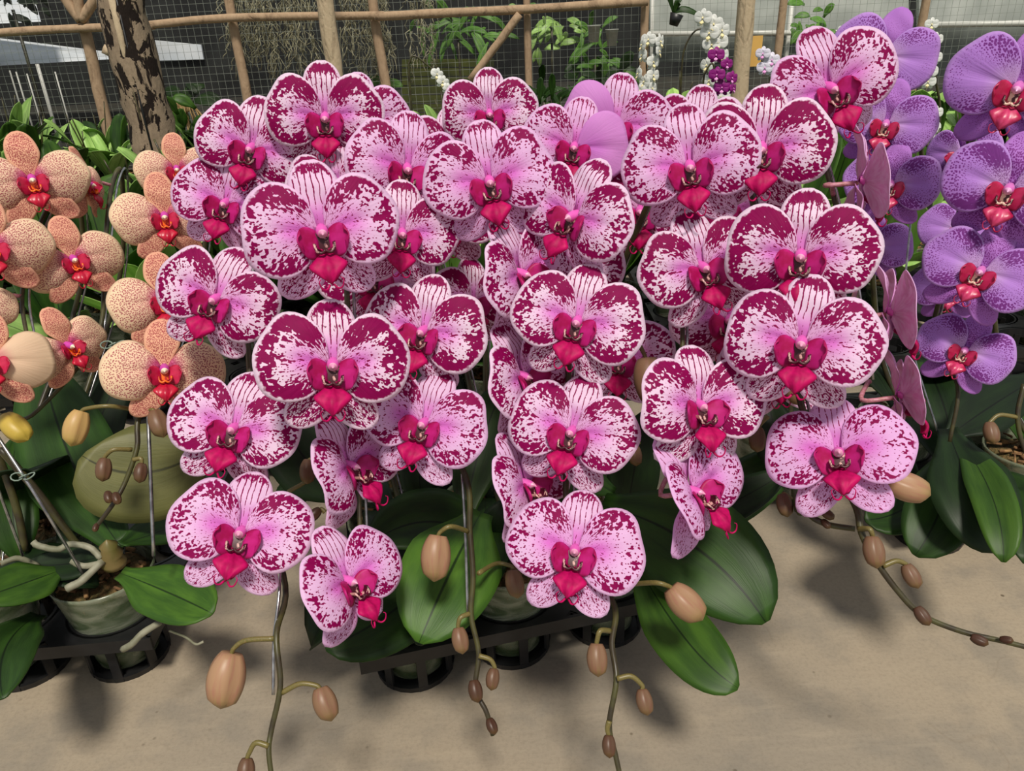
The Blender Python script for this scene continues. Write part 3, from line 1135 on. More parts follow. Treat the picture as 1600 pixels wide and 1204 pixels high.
slab('roof_sheet', [(-160, 112), (182, 92), (190, 84), (-160, 40)], [5.6, 5.6, 7.6, 7.6], 'sheet', 'white sloping roof sheet of the shed beyond the fence', 'roof')
slab('roof_sheet', [(-160, 44), (60, 34), (40, -40), (-160, -40)], [5.2, 5.2, 6.6, 6.6], 'sheet', 'pale blue-white upper roof sheet beyond the fence corner', 'roof')
w1 = slab('window_1', [(232, 95), (318, 93), (314, 70), (232, 62)], 8.90, 'sheet', 'x', 'x')
del w1['label'], w1['category']
w1['kind'] = 'structure'
for k in range(7):
    y0 = 92 + k * 14
    slab('board', [(628, y0 + 13), (772, y0 + 12), (772, y0), (628, y0 + 1)], 5.4, 'mossy_board', 'mossy green horizontal board of the low wall behind the netting', 'board')['group'] = 'mossy boards behind the netting'
slab('plastic_sheet', [(1016, 52), (1238, 50), (1238, -30), (1016, -30)], 4.5, 'film', 'milky plastic sheet wall between white pipes behind white orchids', 'sheet')
slab('plastic_sheet', [(1016, 97), (1330, 95), (1330, 57), (1016, 57)], 4.7, 'film_dark', 'grey plastic sheet below the white pipe', 'sheet')
slab('plastic_sheet', [(1238, 54), (1420, 52), (1420, -30), (1238, -30)], 4.55, 'film', 'milky plastic sheet behind the tallest violet orchid', 'sheet')
slab('plastic_sheet', [(1436, 36), (1800, 30), (1800, -40), (1436, -40)], 4.5, 'film', 'sunlit plastic sheet wall behind the violet orchids', 'sheet')
slab('plastic_sheet', [(1436, 120), (1800, 110), (1800, 42), (1436, 42)], 4.7, 'film_dark', 'dark plastic sheet under the sunlit sheet', 'sheet')


def pipe(a, b, Y, wpx, label):
    p = plane_pt(*a, Y)
    q = plane_pt(*b, Y) if b else Vector((p.x, p.y, -0.01))
    V, Fc = tube_geo([Vector(), (q - p) * 0.5, q - p], wpx * Y / F * 0.5, 10)
    o = link('pipe', mesh('pipe', V, Fc, M['white_pipe']))
    o.location = p
    return tag(o, label, 'pipe')


pipe((1008, 53), (1430, 50), 4.35, 7, 'white horizontal pipe below the milky plastic sheet')
pipe((1434, 39), (1800, 33), 4.35, 8, 'white horizontal pipe below the sunlit plastic sheet')
pipe((1020, -20), (1016, 150), 4.35, 5, 'thin upright white pipe beside the fence end post')
pipe((1240, -20), None, 4.4, 6, 'upright white pipe between two plastic sheets')
for px, a, b, w in ((15, 110, 200, 2), (25, 112, 200, 2), (42, 115, 190, 2), (58, 100, 195, 5), (86, 112, 190, 2)):
    pipe((px, a), None, 5.3, w, 'thin pale upright pole of the shed beyond the fence')['group'] = 'pale shed poles'


def hanging_moss(px, py, wpx, hpx, Y, n, label, seed):
    rg = random.Random(seed)
    top = plane_pt(px, py - hpx / 2, Y)
    t = None
    geos = []
    sw, sh = wpx * Y / F, hpx * Y / F
    for k in range(n // 2):
        x, y = rg.choice((-.3, 0, .12, .34)) * sw + rg.gauss(0, 0.07) * sw, rg.gauss(0, 0.03)
        z0 = -rg.choice((0.0, 0.12, 0.3, 0.42)) * sh * 1.3 * (0.6 + 0.5 * abs(sin(x * 40))) - rg.random() * 0.05 * sh
        L = sh * rg.uniform(0.08, 0.26)
        pts = [Vector((x, y, z0))]
        for q in range(5):
            pts.append(pts[-1] + Vector((rg.gauss(0, 0.012), rg.gauss(0, 0.012), -L / 5)))
        geos.append(tube_geo(pts, 0.0024, 3))
    V, Fc = merge(geos)
    o = link('hanging_moss', mesh('hanging_moss', V, Fc, M['spanish_moss']))
    o.location = top
    return tag(o, label, 'moss')


for args in ((372, 45, 60, 150, 4.35, 320, 'long pale beard of moss hanging behind the thin fence post', 1),
             (440, 50, 90, 160, 4.35, 420, 'wide pale beard of moss hanging left of the pale trunk post', 2),
             (562, 40, 80, 150, 4.35, 420, 'dense pale beard of moss hanging between trunk post and fence post', 3),
             (580, 110, 50, 80, 4.5, 160, 'sparse low tuft of moss hanging under the dense moss beard', 4),
             (650, 40, 40, 150, 4.4, 160, 'thin strand of moss hanging over the mossy boards', 5)):
    hanging_moss(*args)

#@@FOLIAGE beyond the fence
def shrub(px, py, wpx, hpx, Y, n, Lpx, mat, label, seed, name='leafy_shrub', cat='shrub', narrow=0.22):
    rg = random.Random(seed)
    c = plane_pt(px, py, Y)
    base = Vector((c.x, Y, 0.0))
    t = thing(name, label, cat, base)
    for k in range(n):
        a = rg.uniform(0, 6.28)
        p0 = c + Vector((rg.gauss(0, 0.28) * wpx, 0, rg.gauss(0, 0.28) * hpx)) * (Y / F) + Vector((0, rg.uniform(-.15, .15), 0))
        L = Lpx * Y / F * rg.uniform(0.6, 1.2)
        dv = Vector((cos(a), -0.5 * rg.random(), sin(a) * 0.8)).normalized()
        add_leaf(t, base, p0, p0 + dv * L * 0.5 + Vector((0, 0, L * 0.15)), p0 + dv * L - Vector((0, 0, L * 0.2)), L * narrow, mat,
                 up=Vector((rg.uniform(-.5, .5), -1, 0.6)).normalized(), nu=7, nv=5)
    V, Fc = tube_geo([Vector((0, 0, 0)), c - base], 0.008, 6)
    link('stem', mesh('stem', V, Fc, M['stem']), t)
    return t


shrub(862, 45, 70, 50, 4.8, 34, 22, 'leaf_pale', 'bright yellow-green vine in sun behind the short fence post', 21)
shrub(715, 50, 110, 70, 5.0, 36, 40, 'fern', 'feathery green fern hanging above the mossy boards', 22, narrow=0.10)
shrub(930, 85, 60, 120, 4.7, 38, 34, 'fern', 'narrow-leaved climber beside the white hanging pots', 23, narrow=0.14)
shrub(945, 130, 80, 60, 4.6, 26, 36, 'leaf', 'dark leafy bush at foot of the climber', 24)
shrub(1262, 42, 40, 44, 4.2, 14, 26, 'fern', 'small green bush behind the plastic sheets junction', 25)
shrub(575, 140, 60, 40, 4.6, 20, 28, 'fern', 'low green bush behind the second fence post', 26)
shrub(270, 155, 90, 60, 4.4, 20, 40, 'leaf', 'dark green bush beyond the split trunk', 27)
shrub(300, 205, 60, 40, 3.4, 18, 40, 'leaf_mid', 'leafy green plant in front of the fence beside the split trunk', 28)
shrub(20, 15, 90, 50, 4.3, 18, 24, 'leaf_dark', 'dark leafy branch hanging at the fence corner by roof sheets', 29, 'leafy_branch', 'branch')
shrub(850, 160, 60, 50, 3.6, 22, 44, 'leaf', 'dark grassy plant behind the topmost splashed flowers', 30, narrow=0.12)
# dry straw plant
c = plane_pt(290, 178, 3.7)
geos = []
for k in range(26):
    a = random.uniform(-1.2, 1.2)
    geos.append(tube_geo(spline([Vector((0, 0, 0)), Vector((sin(a) * .05, 0, .06 * cos(a))), Vector((sin(a) * .11, random.uniform(-.03, .03), -.05))], 3), 0.0035, 4))
geos.append(tube_geo([Vector((0, 0, -c.z)), Vector((0, 0, 0))], 0.006, 6))
V, Fc = merge(geos)
V = [v + Vector((0, 0, c.z)) for v in V]
o = link('dry_plant', mesh('dry_plant', V, Fc, M['dry']))
o.location = (c.x, c.y, 0)
tag(o, 'drooping dry straw-coloured plant before the fence netting', 'plant')

# hanging pots beyond the net
HP = mesh('hanging_pot', *merge([lathe_geo([(0.0, 0), (0.045, 0), (0.062, 0.14), (0.066, 0.14), (0.066, 0.15), (0.058, 0.15), (0.045, 0.02)], 18)]), M['white_pot'])
for px, py, lab in ((928, 54, 'white hanging pot among the climber leaves'), (956, 60, 'white hanging pot clear of the climber leaves')):
    c = plane_pt(px, py, 4.25)
    t = thing('hanging_pot', lab, 'pot', c - Vector((0, 0, 0.035)))
    link('pot', HP, t, Matrix.Scale(0.52, 4))
    V, Fc = tube_geo([Vector((0, 0, 0.075)), Vector((0.004, 0, 0.35))], 0.002, 4)
    link('hanger', mesh('hanger', V, Fc, M['wire']), t)
c = plane_pt(1052, 40, 3.9)
t = thing('hanging_orchid', 'small black hanging pot with two strap leaves before milky plastic sheet', 'plant', c)
link('pot', mesh('pot', *lathe_geo([(0.0, 0), (0.02, 0), (0.032, 0.05), (0.028, 0.05), (0.0, 0.045)], 16), M['black']), t, Matrix.Rotation(0.3, 4, 'Y'))
for q in ((1, 0.13, 0.0), (-1, 0.05, 0.12), (0.5, 0.05, 0.06)):
    p0 = c + Vector((0, 0, 0.045))
    add_leaf(t, c, p0, p0 + Vector((q[0] * 0.03, -0.01, 0.05 + q[2] * 0.4)), p0 + Vector((q[0] * q[1], -0.02, q[2] - 0.02 * q[0])), 0.016, 'leaf', nu=9, nv=5, up=Vector((0.2, -0.8, 0.5)))


#@@FAR ORCHIDS
def far_flower_mesh(mat, lipmat):
    geos = []
    V, Fc = [], []
    for me in (PARTS['c']['petal'][(1, 0)], PARTS['c']['petal'][(-1, 1)], PARTS['c']['dorsal'][0], PARTS['c']['lateral'][1], PARTS['c']['lateral'][-1]):
        geos.append(([v.co.copy() for v in me.vertices], [tuple(p.vertices) for p in me.polygons]))
    V, Fc = merge(geos)
    nf = len(Fc)
    L = PARTS['c']['lip']
    V2, F2 = merge([(V, Fc), ([v.co.copy() for v in L.vertices], [tuple(p.vertices) for p in L.polygons]),
                    ([v.co.copy() for v in PARTS['c']['column'].vertices], [tuple(p.vertices) for p in PARTS['c']['column'].polygons])])
    return mesh('flower', V2, F2, [M[mat], M[lipmat]], [0] * nf + [1] * (len(F2) - nf))


FAR = {'w': far_flower_mesh('far_white', 'far_white_lip'), 'm': far_flower_mesh('far_magenta', 'far_magenta_lip'),
       's': far_flower_mesh('far_speckled', 'far_magenta_lip')}


def far_orchid(kind, fl, Y, foot_px, stem_px, label, seed):
    rg = random.Random(seed)
    p = plane_pt(foot_px[0], foot_px[1], Y)
    base = Vector((p.x, Y, 0))
    t = thing('potted_orchid', label, 'orchid', base)
    add_pot(t, 0.001)
    for (x, y, W, yaw, roll) in fl:
        d = plane_pt(x, y, Y - 0.05).y / ray(x, y).y
        S = W * d / F
        B = flower_frame(x, y, d, yaw, 0, roll)
        link('flower', FAR[kind], t, Matrix.Translation(-base) @ Matrix.Translation(at(x, y, d)) @ B.to_4x4() @ Matrix.Scale(S, 4))
    pts = [base + Vector((0, 0, 0.08))] + [plane_pt(x, y, Y) for x, y in stem_px]
    add_stem(t, base, pts, 0.004, 0.0025)
    random_leaves(t, base, 5, z0=0.09, mats=('leaf_mid', 'leaf'), rg=rg)
    return t


far_orchid('w', [(1003, 70, 26, -70, 10), (1013, 62, 26, -20, 0), (1003, 86, 26, -60, 0), (997, 115, 26, -70, 0), (1006, 128, 26, -50, 10),
                 (1032, 65, 26, 60, -10), (1030, 80, 24, 70, 0), (1021, 97, 26, 40, 0), (1021, 118, 26, 40, 0), (1019, 138, 26, 50, 0), (1000, 142, 26, -30, 0)],
           2.9, (1014, 170), [(1013, 150), (1010, 100), (1012, 58)], 'white orchid whose flowers hang in two columns before the fence end post', 1)
far_orchid('w', [(1098, 28, 30, -20, 0), (1115, 38, 32, 10, 0), (1128, 48, 30, 30, 0), (1108, 52, 32, -20, 0), (1122, 66, 32, 0, 0), (1104, 102, 28, -40, 0), (1112, 70, 30, 0, 0),
                 (1126, 86, 28, 20, 0), (1108, 126, 28, -30, 0), (1106, 146, 28, -20, 0), (1126, 150, 32, 10, 0), (1118, 155, 30, 0, 0)],
           3.0, (1065, 170), [(1064, 130), (1070, 75), (1090, 46), (1112, 55), (1112, 90)], 'tall white orchid arching beside the pale trunk post', 2)
far_orchid('m', [(1119, 86, 27, 0, 0), (1136, 100, 22, 30, 0), (1120, 117, 27, -10, 0), (1128, 137, 27, 0, 0), (1144, 122, 24, 40, 10), (1146, 138, 20, 60, 0)],
           2.7, (1100, 175), [(1098, 140), (1104, 110), (1114, 100), (1118, 130), (1122, 150)], 'purple-flowered orchid hanging against the tall white orchid', 3)
far_orchid('s', [(1192, 84, 24, -10, 0), (1206, 94, 26, 10, 0), (1195, 106, 26, 0, 0), (1212, 110, 24, 20, 0)], 2.8, (1200, 170), [(1202, 140), (1206, 90), (1196, 80)],
           'freckled white orchid showing beside the pale trunk post', 4)
far_orchid('w', [(1456, 38, 22, 20, 0), (1462, 62, 24, 20, 0), (1450, 60, 24, 20, 0), (1460, 90, 24, 10, 0), (1452, 112, 26, 0, 0), (1450, 128, 24, 0, 0), (1462, 176, 24, 20, 0), (1455, 200, 28, 0, 0), (1448, 214, 24, 0, 0),
                 (1317, 46, 16, 0, 0), (1318, 62, 18, 0, 0)],
           2.2, (1470, 215), [(1468, 190), (1462, 120), (1458, 40), (1454, 30)], 'white orchid standing behind the violet orchids', 5)
far_orchid('w', [(683, 116, 22, 20, 20), (692, 128, 22, 20, 20), (699, 138, 18, 20, 20)], 2.6, (640, 165), [(640, 130), (641, 95), (649, 88), (668, 102), (690, 120)],
           'white orchid with a bare arching spike beside the topmost splashed flower', 6)

#@@TRAYS
PITCH = 0.112
CUP_R = 0.044
DECK = 0.072


def cup_mesh():
    geos = []
    n = 24

    def ring(r0, r1, z0, z1):
        prof = [(r0, z0), (r1, z0), (r1 + 0.001, z1), (r0 + 0.001, z1), (r0, z0)]
        return lathe_geo(prof, n)
    geos.append(ring(CUP_R - 0.006, CUP_R - 0.001, 0.0, 0.007))
    geos.append(ring(CUP_R - 0.001, CUP_R + 0.005, DECK - 0.016, DECK))
    geos.append(lathe_geo([(0.0, 0.001), (CUP_R - 0.004, 0.001), (CUP_R - 0.004, 0.004), (0.0, 0.004)], n))
    for k in range(7):
        a = 2 * pi * k / 7 + 0.3
        V, Fc = box_geo(CUP_R - 0.002, 0, DECK / 2 - 0.005, 0.003, 0.010, DECK - 0.012)
        m = Matrix.Rotation(a, 3, 'Z')
        geos.append(([m @ v for v in V], Fc))
    V, Fc = merge(geos)
    return mesh('cup', V, Fc, M['black'], smooth=False)


CUP = cup_mesh()


def deck_mesh(nx, ny):
    """tray deck with a round hole for every pot, and a turned-down rim"""
    n = 32
    hp = PITCH / 2
    V, Fc = [], []
    for ix in range(nx):
        for iy in range(ny):
            cx, cy = (ix - (nx - 1) / 2) * PITCH, (iy - (ny - 1) / 2) * PITCH
            o = len(V)
            for z in (DECK, DECK - 0.003):
                for k in range(n):
                    a = 2 * pi * k / n + pi / n
                    c, s = cos(a), sin(a)
                    m = max(abs(c), abs(s))
                    V.append(Vector((cx + (CUP_R + 0.003) * c, cy + (CUP_R + 0.003) * s, z)))
                    V.append(Vector((cx + hp * c / m, cy + hp * s / m, z)))
            for k in range(n):
                k2 = (k + 1) % n
                a, b, c2, d2 = o + 2 * k, o + 2 * k + 1, o + 2 * k2 + 1, o + 2 * k2
                Fc.append((a, b, c2, d2))
                Fc.append(tuple(q + 2 * n for q in (d2, c2, b, a)))
                Fc.append((d2, d2 + 2 * n, a + 2 * n, a))
    geos = [(V, Fc)]
    wx, wy = nx * PITCH, ny * PITCH
    geos += [box_geo(0, -wy / 2, DECK - 0.007, wx + 0.004, 0.004, 0.016), box_geo(0, wy / 2, DECK - 0.007, wx + 0.004, 0.004, 0.016),
             box_geo(-wx / 2, 0, DECK - 0.007, 0.004, wy, 0.016), box_geo(wx / 2, 0, DECK - 0.007, 0.004, wy, 0.016)]
    V, Fc = merge(geos)
    return mesh('deck', V, Fc, M['black'], smooth=False)


DECKS = {}


def tray(front_left, direction, nx, ny, label, group=None):
    """front_left: centre of the front-left cup on the floor; returns a function giving any cup's centre"""
    ux = Vector((direction.x, direction.y, 0)).normalized()
    uy = Vector((-ux.y, ux.x, 0))
    c = front_left + ux * PITCH * (nx - 1) / 2 + uy * PITCH * (ny - 1) / 2
    c.z = 0
    t = thing('pot_tray', label, 'tray', c, group, math.atan2(ux.y, ux.x))
    if (nx, ny) not in DECKS:
        DECKS[(nx, ny)] = deck_mesh(nx, ny)
    link('deck', DECKS[(nx, ny)], t)
    for ix in range(nx):
        for iy in range(ny):
            link('cup', CUP, t, Matrix.Translation(((ix - (nx - 1) / 2) * PITCH, (iy - (ny - 1) / 2) * PITCH, 0)))
    return lambda ix, iy: front_left + ux * PITCH * ix + uy * PITCH * iy


fl0 = floor_pt(650, 1035)
fl1 = floor_pt(940, 972)
main_tray = tray(fl0, fl1 - fl0, 3, 4, 'black pot tray under the middle splashed orchids, front cups in view')
ux = (fl1 - fl0).normalized()
uyv = Vector((-ux.y, ux.x, 0))
fr0 = floor_pt(205, 1022)
left_tray = tray(fr0 - Vector((1, 0.06, 0)).normalized() * PITCH, Vector((1, 0.06, 0)), 2, 4, 'black pot tray under the peach orchids with a grey root over its rim')
rr0 = floor_pt(1448, 835)
right_tray = tray(rr0, Vector((1, 0.05, 0)), 3, 3, 'black pot tray under the violet orchids')
back_tray = tray(fl0 + uyv * PITCH * 4.35 - ux * PITCH * 1.2, ux, 5, 3, 'black pot tray behind the middle splashed orchids')

#@@PLANTS
def build_plant(label, foot, var, flowers, spike, tip=None, leaves=0, stake=True, rg=random, group=None, leafmats=('leaf', 'leaf_dark'), pot=True, back_rise=0.02, cat='orchid'):
    """foot: pot centre on the floor; flowers listed top to bottom; spike: list of extra points after the last flower (px,py,depth)"""
    base = Vector((foot.x, foot.y, 0))
    plant = thing('potted_orchid', label, cat, base, group)
    if pot:
        add_pot(plant)
    # where the spike passes behind every flower
    nodes = []
    for f in flowers:
        px, py, W = f[0], f[1], f[2]
        kw = f[3] if len(f) > 3 else {}
        d = kw.get('d') or depth_of(W, py)
        p = at(px, py, d)
        nodes.append((p, d))
    nodes_s = []
    if nodes:
        for i, (p, d) in enumerate(nodes):
            q = Vector((p.x, p.y + 0.055, p.z - 0.012))
            nodes_s.append(q)
        # smooth the chain sideways so the spike does not zigzag
        sm = []
        for i in range(len(nodes_s)):
            lo, hi = max(0, i - 1), min(len(nodes_s) - 1, i + 1)
            sm.append((nodes_s[lo] + nodes_s[i] + nodes_s[hi]) / 3 if 0 < i < len(nodes_s) - 1 else nodes_s[i])
        top = sm[0]
        rise = [base + Vector((0.012, 0.0, 0.115)), base.lerp(top, 0.15) + Vector((0, 0.05, 0.12)),
                Vector((base.x * 0.45 + top.x * 0.55, max(top.y, base.y) * 0.5 + top.y * 0.5 + 0.05, top.z * 0.72)),
                top + Vector((0, 0.03, 0.004))]
        extra = [at(*q) for q in (spike or [])]
        path = rise + sm + extra
        add_stem(plant, base, path, 0.0036, 0.0019)
        if stake:
            add_stake(plant, base, [p + Vector((0.005, 0.004, 0)) for p in rise + sm])
    for i, f in enumerate(flowers):
        kw = dict(f[3]) if len(f) > 3 else {}
        add_flower(plant, base, var, f[0], f[1], f[2], stem_pt=sm[i], rg=rg, **kw)
    if leaves:
        random_leaves(plant, base, leaves, z0=0.12, mats=leafmats, rg=rg)
    return plant, base


rg = random.Random(11)
D = dict
# ---- splashed group
pA, bA = build_plant('splashed magenta orchid whose spike drops past a huge bud onto bare concrete', main_tray(0, 1), 'a',
    [(392, 232, 178, D(yaw=-12, roll=16, dens=.65)), (352, 318, 172, D(yaw=-14, roll=16, dens=.45)), (337, 468, 198, D(yaw=-20, roll=20, dens=.7)),
     (365, 670, 208, D(yaw=-14, roll=14, dens=.65)), (376, 832, 222, D(yaw=-6, roll=10, dens=.45))],
    [(446, 915, .62), (432, 990, .585), (438, 1070, .575), (424, 1140, .57), (420, 1175, .565), (427, 1230, .56)], leaves=2, rg=rg)
pB, bB = build_plant('splashed magenta orchid whose widest dark flower sits above two side-turned ones', main_tray(0, 2), 'a',
    [(508, 184, 184, D(yaw=-4, roll=0, dens=.9)), (528, 292, 160, D(roll=-4, dens=.65, d=.70)), (503, 362, 246, D(roll=-8, dens=.5)),
     (520, 570, 240, D(roll=0, dens=.95)), (545, 728, 200, D(yaw=46, cup=24, roll=-24, dens=.5, d=.635)), (543, 908, 204, D(yaw=36, cup=18, roll=-26, dens=.4, d=0.585))],
    None, leaves=3, rg=rg)
pC, bC = build_plant('splashed magenta orchid whose thin spike ends in small brown buds above the tray corner', main_tray(1, 0), 'a',
    [(560, 190, 160, D(roll=2, dens=.5, d=.74)), (636, 264, 196, D(yaw=8, roll=10, dens=.45, d=.675)), (628, 365, 186, D(yaw=6, roll=6, dens=.7, d=.64)), (661, 518, 204, D(yaw=-16, roll=12, dens=.75)),
     (662, 662, 204, D(yaw=-12, roll=15, dens=.45))],
    [(728, 745, .66), (734, 830, .655), (739, 900, .65), (736, 960, .645), (748, 1020, .64), (743, 1075, .635), (760, 1112, .63), (770, 1148, .63)], leaves=1, rg=rg)
pD, bD = build_plant('splashed magenta orchid with right-turned flowers in the shaded middle of the group', main_tray(1, 1), 'a',
    [(765, 178, 152, D(roll=-3, dens=.7)), (765, 284, 208, D(roll=-12, dens=.4)), (812, 428, 200, D(yaw=46, cup=22, roll=-22, dens=.55, d=.655)),
     (816, 588, 194, D(yaw=42, cup=22, roll=-22, dens=.55, d=.655)), (820, 756, 190, D(yaw=50, cup=22, roll=-22, dens=.4, d=.64))], None, leaves=2, rg=rg)
pE, bE = build_plant('splashed magenta orchid whose spike with plump buds hangs before the tray front edge', main_tray(2, 0), 'a',
    [(897, 230, 172, D(roll=10, dens=.35, plain=(1,))), (897, 338, 206, D(yaw=-32, roll=20, dens=.6, d=.625)), (902, 503, 212, D(yaw=-4, roll=14, dens=.75)),
     (893, 675, 208, D(yaw=-8, roll=14, dens=.6)), (898, 860, 220, D(roll=10, dens=.4))],
    [(950, 925, .625), (962, 960, .61), (956, 1005, .595), (963, 1062, .58), (952, 1132, .575), (962, 1180, .57), (974, 1235, .565)], leaves=1, rg=rg)
pF, bF = build_plant('splashed magenta orchid whose lowest flower turns edge-on over two long green leaves', main_tray(2, 1), 'a',
    [(1078, 260, 214, D(roll=-10, dens=.5)), (1098, 418, 204, D(yaw=18, roll=-18, dens=.7)), (1093, 634, 218, D(yaw=26, cup=14, roll=-2, dens=.7)),
     (1080, 768, 212, D(yaw=54, cup=28, roll=-26, dens=.3, d=.60))], None, leaves=2, rg=rg)
foot = floor_pt(1240, 850)
pG, bG = build_plant('splashed magenta orchid whose long budded spike trails right over bare concrete', foot + Vector((0, 0.12, 0)), 'a',
    [(1190, 232, 218, D(roll=-2, dens=.85)), (1251, 400, 234, D(roll=2, dens=.9)), (1252, 536, 240, D(roll=6, dens=.65)), (1310, 708, 224, D(roll=-4, pitch=18, dens=.3))],
    [(1332, 780, .60), (1346, 832, .59), (1366, 872, .585), (1402, 922, .58), (1440, 960, .575), (1502, 986, .57), (1570, 1002, .565), (1640, 1020, .56)], leaves=2, rg=rg)
pH, bH = build_plant('splashed magenta orchid whose lower flowers show their pink backs beside violet orchids', foot + Vector((0.09, 0.30, 0)), 'a',
    [(1297, 138, 210, D(yaw=22, cup=14, roll=-24, dens=.45)), (1348, 285, 190, D(yaw=106, cup=14, roll=-10, dens=.4, d=.66)), (1392, 490, 200, D(yaw=100, cup=14, roll=-6, dens=.35, d=.64)),
     (1408, 620, 180, D(yaw=100, cup=14, roll=0, dens=.35, d=.64))], None, leaves=3, rg=rg)
# rear plants of the same kind
pI, bI = build_plant('splashed magenta orchid half hidden behind the flowers with one plain lilac petal', back_tray(3, 0), 'a',
    [(962, 196, 176, D(roll=8, dens=.45, plain=(-1,), d=.76)), (1000, 330, 180, D(dens=.6, d=.80)), (880, 410, 196, D(roll=4, dens=.65, d=.74)), (965, 560, 180, D(dens=.5, d=.78))], None, leaves=4, rg=rg, stake=False)
pJ, bJ = build_plant('splashed magenta orchid half hidden behind the left middle flowers', back_tray(1, 0), 'a',
    [(612, 236, 150, D(roll=6, dens=.45, d=.80)), (468, 316, 160, D(dens=.7, d=.80)), (585, 432, 190, D(roll=4, dens=.7, d=.72)), (740, 470, 150, D(yaw=20, dens=.85, d=.80))], None, leaves=4, rg=rg, stake=False)
pK, bK = build_plant('splashed magenta orchid half hidden behind the right middle flowers', back_tray(4, 0), 'a',
    [(1090, 208, 160, D(roll=3, dens=.6, d=.76)), (1130, 330, 180, D(dens=.75, d=.78)), (1140, 500, 190, D(roll=5, dens=.6, d=.74)), (1212, 572, 180, D(roll=-8, dens=.5, d=.70))], None, leaves=4, rg=rg, stake=False)
pL, bL = build_plant('splashed magenta orchid showing only petals through gaps of the central flowers', back_tray(2, 0), 'a',
    [(705, 236, 150, D(dens=.6, d=.80)), (700, 340, 170, D(dens=.7, d=.78)), (850, 300, 160, D(dens=.6, d=.78))], None, leaves=4, rg=rg, stake=False)

# ---- peach group
pP, bP = build_plant('peach red-dotted orchid in the moss-filled clear pot at the tray front', left_tray(1, 0), 'b',
    [(276, 264, 124, D(roll=-4, d=.86)), (257, 338, 152, D(roll=-4, d=.80)), (258, 468, 166, D(roll=-6, d=.76)), (257, 577, 182, D(roll=-3, d=.70))],
    [(222, 640, .72), (214, 700, .71), (196, 752, .705), (178, 785, .70), (148, 826, .70)], rg=rg, leaves=0)
pQ, bQ = build_plant('peach red-dotted orchid with tilted flowers on a spike staked in the left tray', left_tray(0, 1), 'b',
    [(136, 288, 126, D(yaw=62, roll=0, d=.86)), (115, 405, 150, D(roll=-16, yaw=6, d=.80)), (107, 540, 140, D(roll=-22, yaw=26, d=.76))], [(60, 640, .78), (20, 655, .78)], rg=rg, leaves=2)
pR, bR = build_plant('peach red-dotted orchid cut by the frame beside the tilted peach flowers', left_tray(0, 0) + Vector((-0.02, 0.0, 0)), 'b',
    [(50, 280, 164, D(roll=-10, d=.80)), (-12, 385, 172, D(roll=0, d=.74)), (-42, 478, 120, D(d=.74)), (-12, 562, 170, D(roll=0, plain=(1, -1), d=.70))], None, rg=rg, leaves=1)

# ---- violet group
pS, bS = build_plant('violet orchid whose tall spike rises behind the topmost splashed flower', right_tray(0, 1), 'c',
    [(1380, 88, 160, D(roll=14, d=.80, dens=.35)), (1384, 194, 148, D(roll=10, d=.78, dens=.65)), (1392, 288, 142, D(roll=5, d=.78, dens=.75)), (1362, 388, 120, D(d=.84, dens=.5))], None, rg=rg, leaves=2)
pT, bT = build_plant('violet orchid with the biggest violet flowers cut by the frame edge', right_tray(1, 0), 'c',
    [(1590, 138, 214, D(roll=12, d=.66, dens=.45)), (1576, 296, 200, D(roll=14, d=.66, dens=.95)), (1532, 424, 176, D(roll=24, d=.68, dens=.75)), (1507, 548, 142, D(roll=24, d=.72, dens=.75))], [(1496, 600, .74), (1484, 690, .74)], rg=rg, leaves=2)
pU, bU = build_plant('violet orchid half hidden behind the biggest violet flowers', right_tray(1, 1), 'c',
    [(1502, 242, 122, D(yaw=-30, d=.84, dens=.6)), (1500, 360, 120, D(d=.84, dens=.5)), (1482, 452, 110, D(d=.82, dens=.5))], None, rg=rg, leaves=3, stake=False)

#@@BUDS (top pixel, tip pixel, depth)
add_bud(pA, bA, (362, 1020), (338, 1106), .585, 0.05, [(430, 997), (385, 1000), (366, 1012)], fat=1.05)
add_bud(pA, bA, (500, 1074), (514, 1128), .575, 0.30, [(440, 1082), (468, 1068), (492, 1070)], fat=1.05)
add_bud(pA, bA, (386, 1184), (380, 1230), .565, 0.6, [(420, 1165), (400, 1160), (390, 1175)])
add_bud(pB, bB, (500, 795), (480, 812), .70, 0.9, [(508, 800), (503, 795)])
add_bud(pB, bB, (509, 832), (500, 856), .70, 0.9, [(507, 826), (509, 830)])
add_bud(pB, bB, (482, 718), (477, 756), .72, 0.55, [(450, 768), (480, 750), (492, 730), (486, 718)])
add_bud(pC, bC, (684, 836), (673, 908), .63, 0.10, [(732, 830, .655), (705, 822), (689, 830)], fat=1.0)
add_bud(pC, bC, (716, 980), (720, 1022), .64, 0.40, [(734, 958, .645), (720, 964), (716, 975)])
add_bud(pC, bC, (772, 1044), (765, 1078), .635, 0.6, [(748, 1024), (766, 1030), (773, 1042)])
add_bud(pC, bC, (740, 1062), (744, 1098), .63, 0.85)
add_bud(pC, bC, (764, 1122), (772, 1148), .63, 0.9)
add_bud(pE, bE, (932, 1005), (931, 1057), .58, 0.35, [(953, 985, .59), (938, 985), (933, 1000)])
add_bud(pE, bE, (1003, 1076), (1009, 1118), .575, 0.5, [(964, 1060), (986, 1056), (1003, 1070)])
add_bud(pE, bE, (951, 1148), (950, 1184), .57, 0.75, [(952, 1126), (949, 1138)])
add_bud(pE, bE, (1048, 918), (1094, 972), .60, 0.10, [(985, 912, .63), (1025, 910), (1046, 916)], fat=1.08)
add_bud(pC, bC, (800, 890), (806, 935), .70, 0.35, [(748, 895, .66), (775, 880), (798, 884)])
add_bud(pF, bF, (990, 695), (992, 728), .72, 0.5, [(1000, 690), (993, 692)])
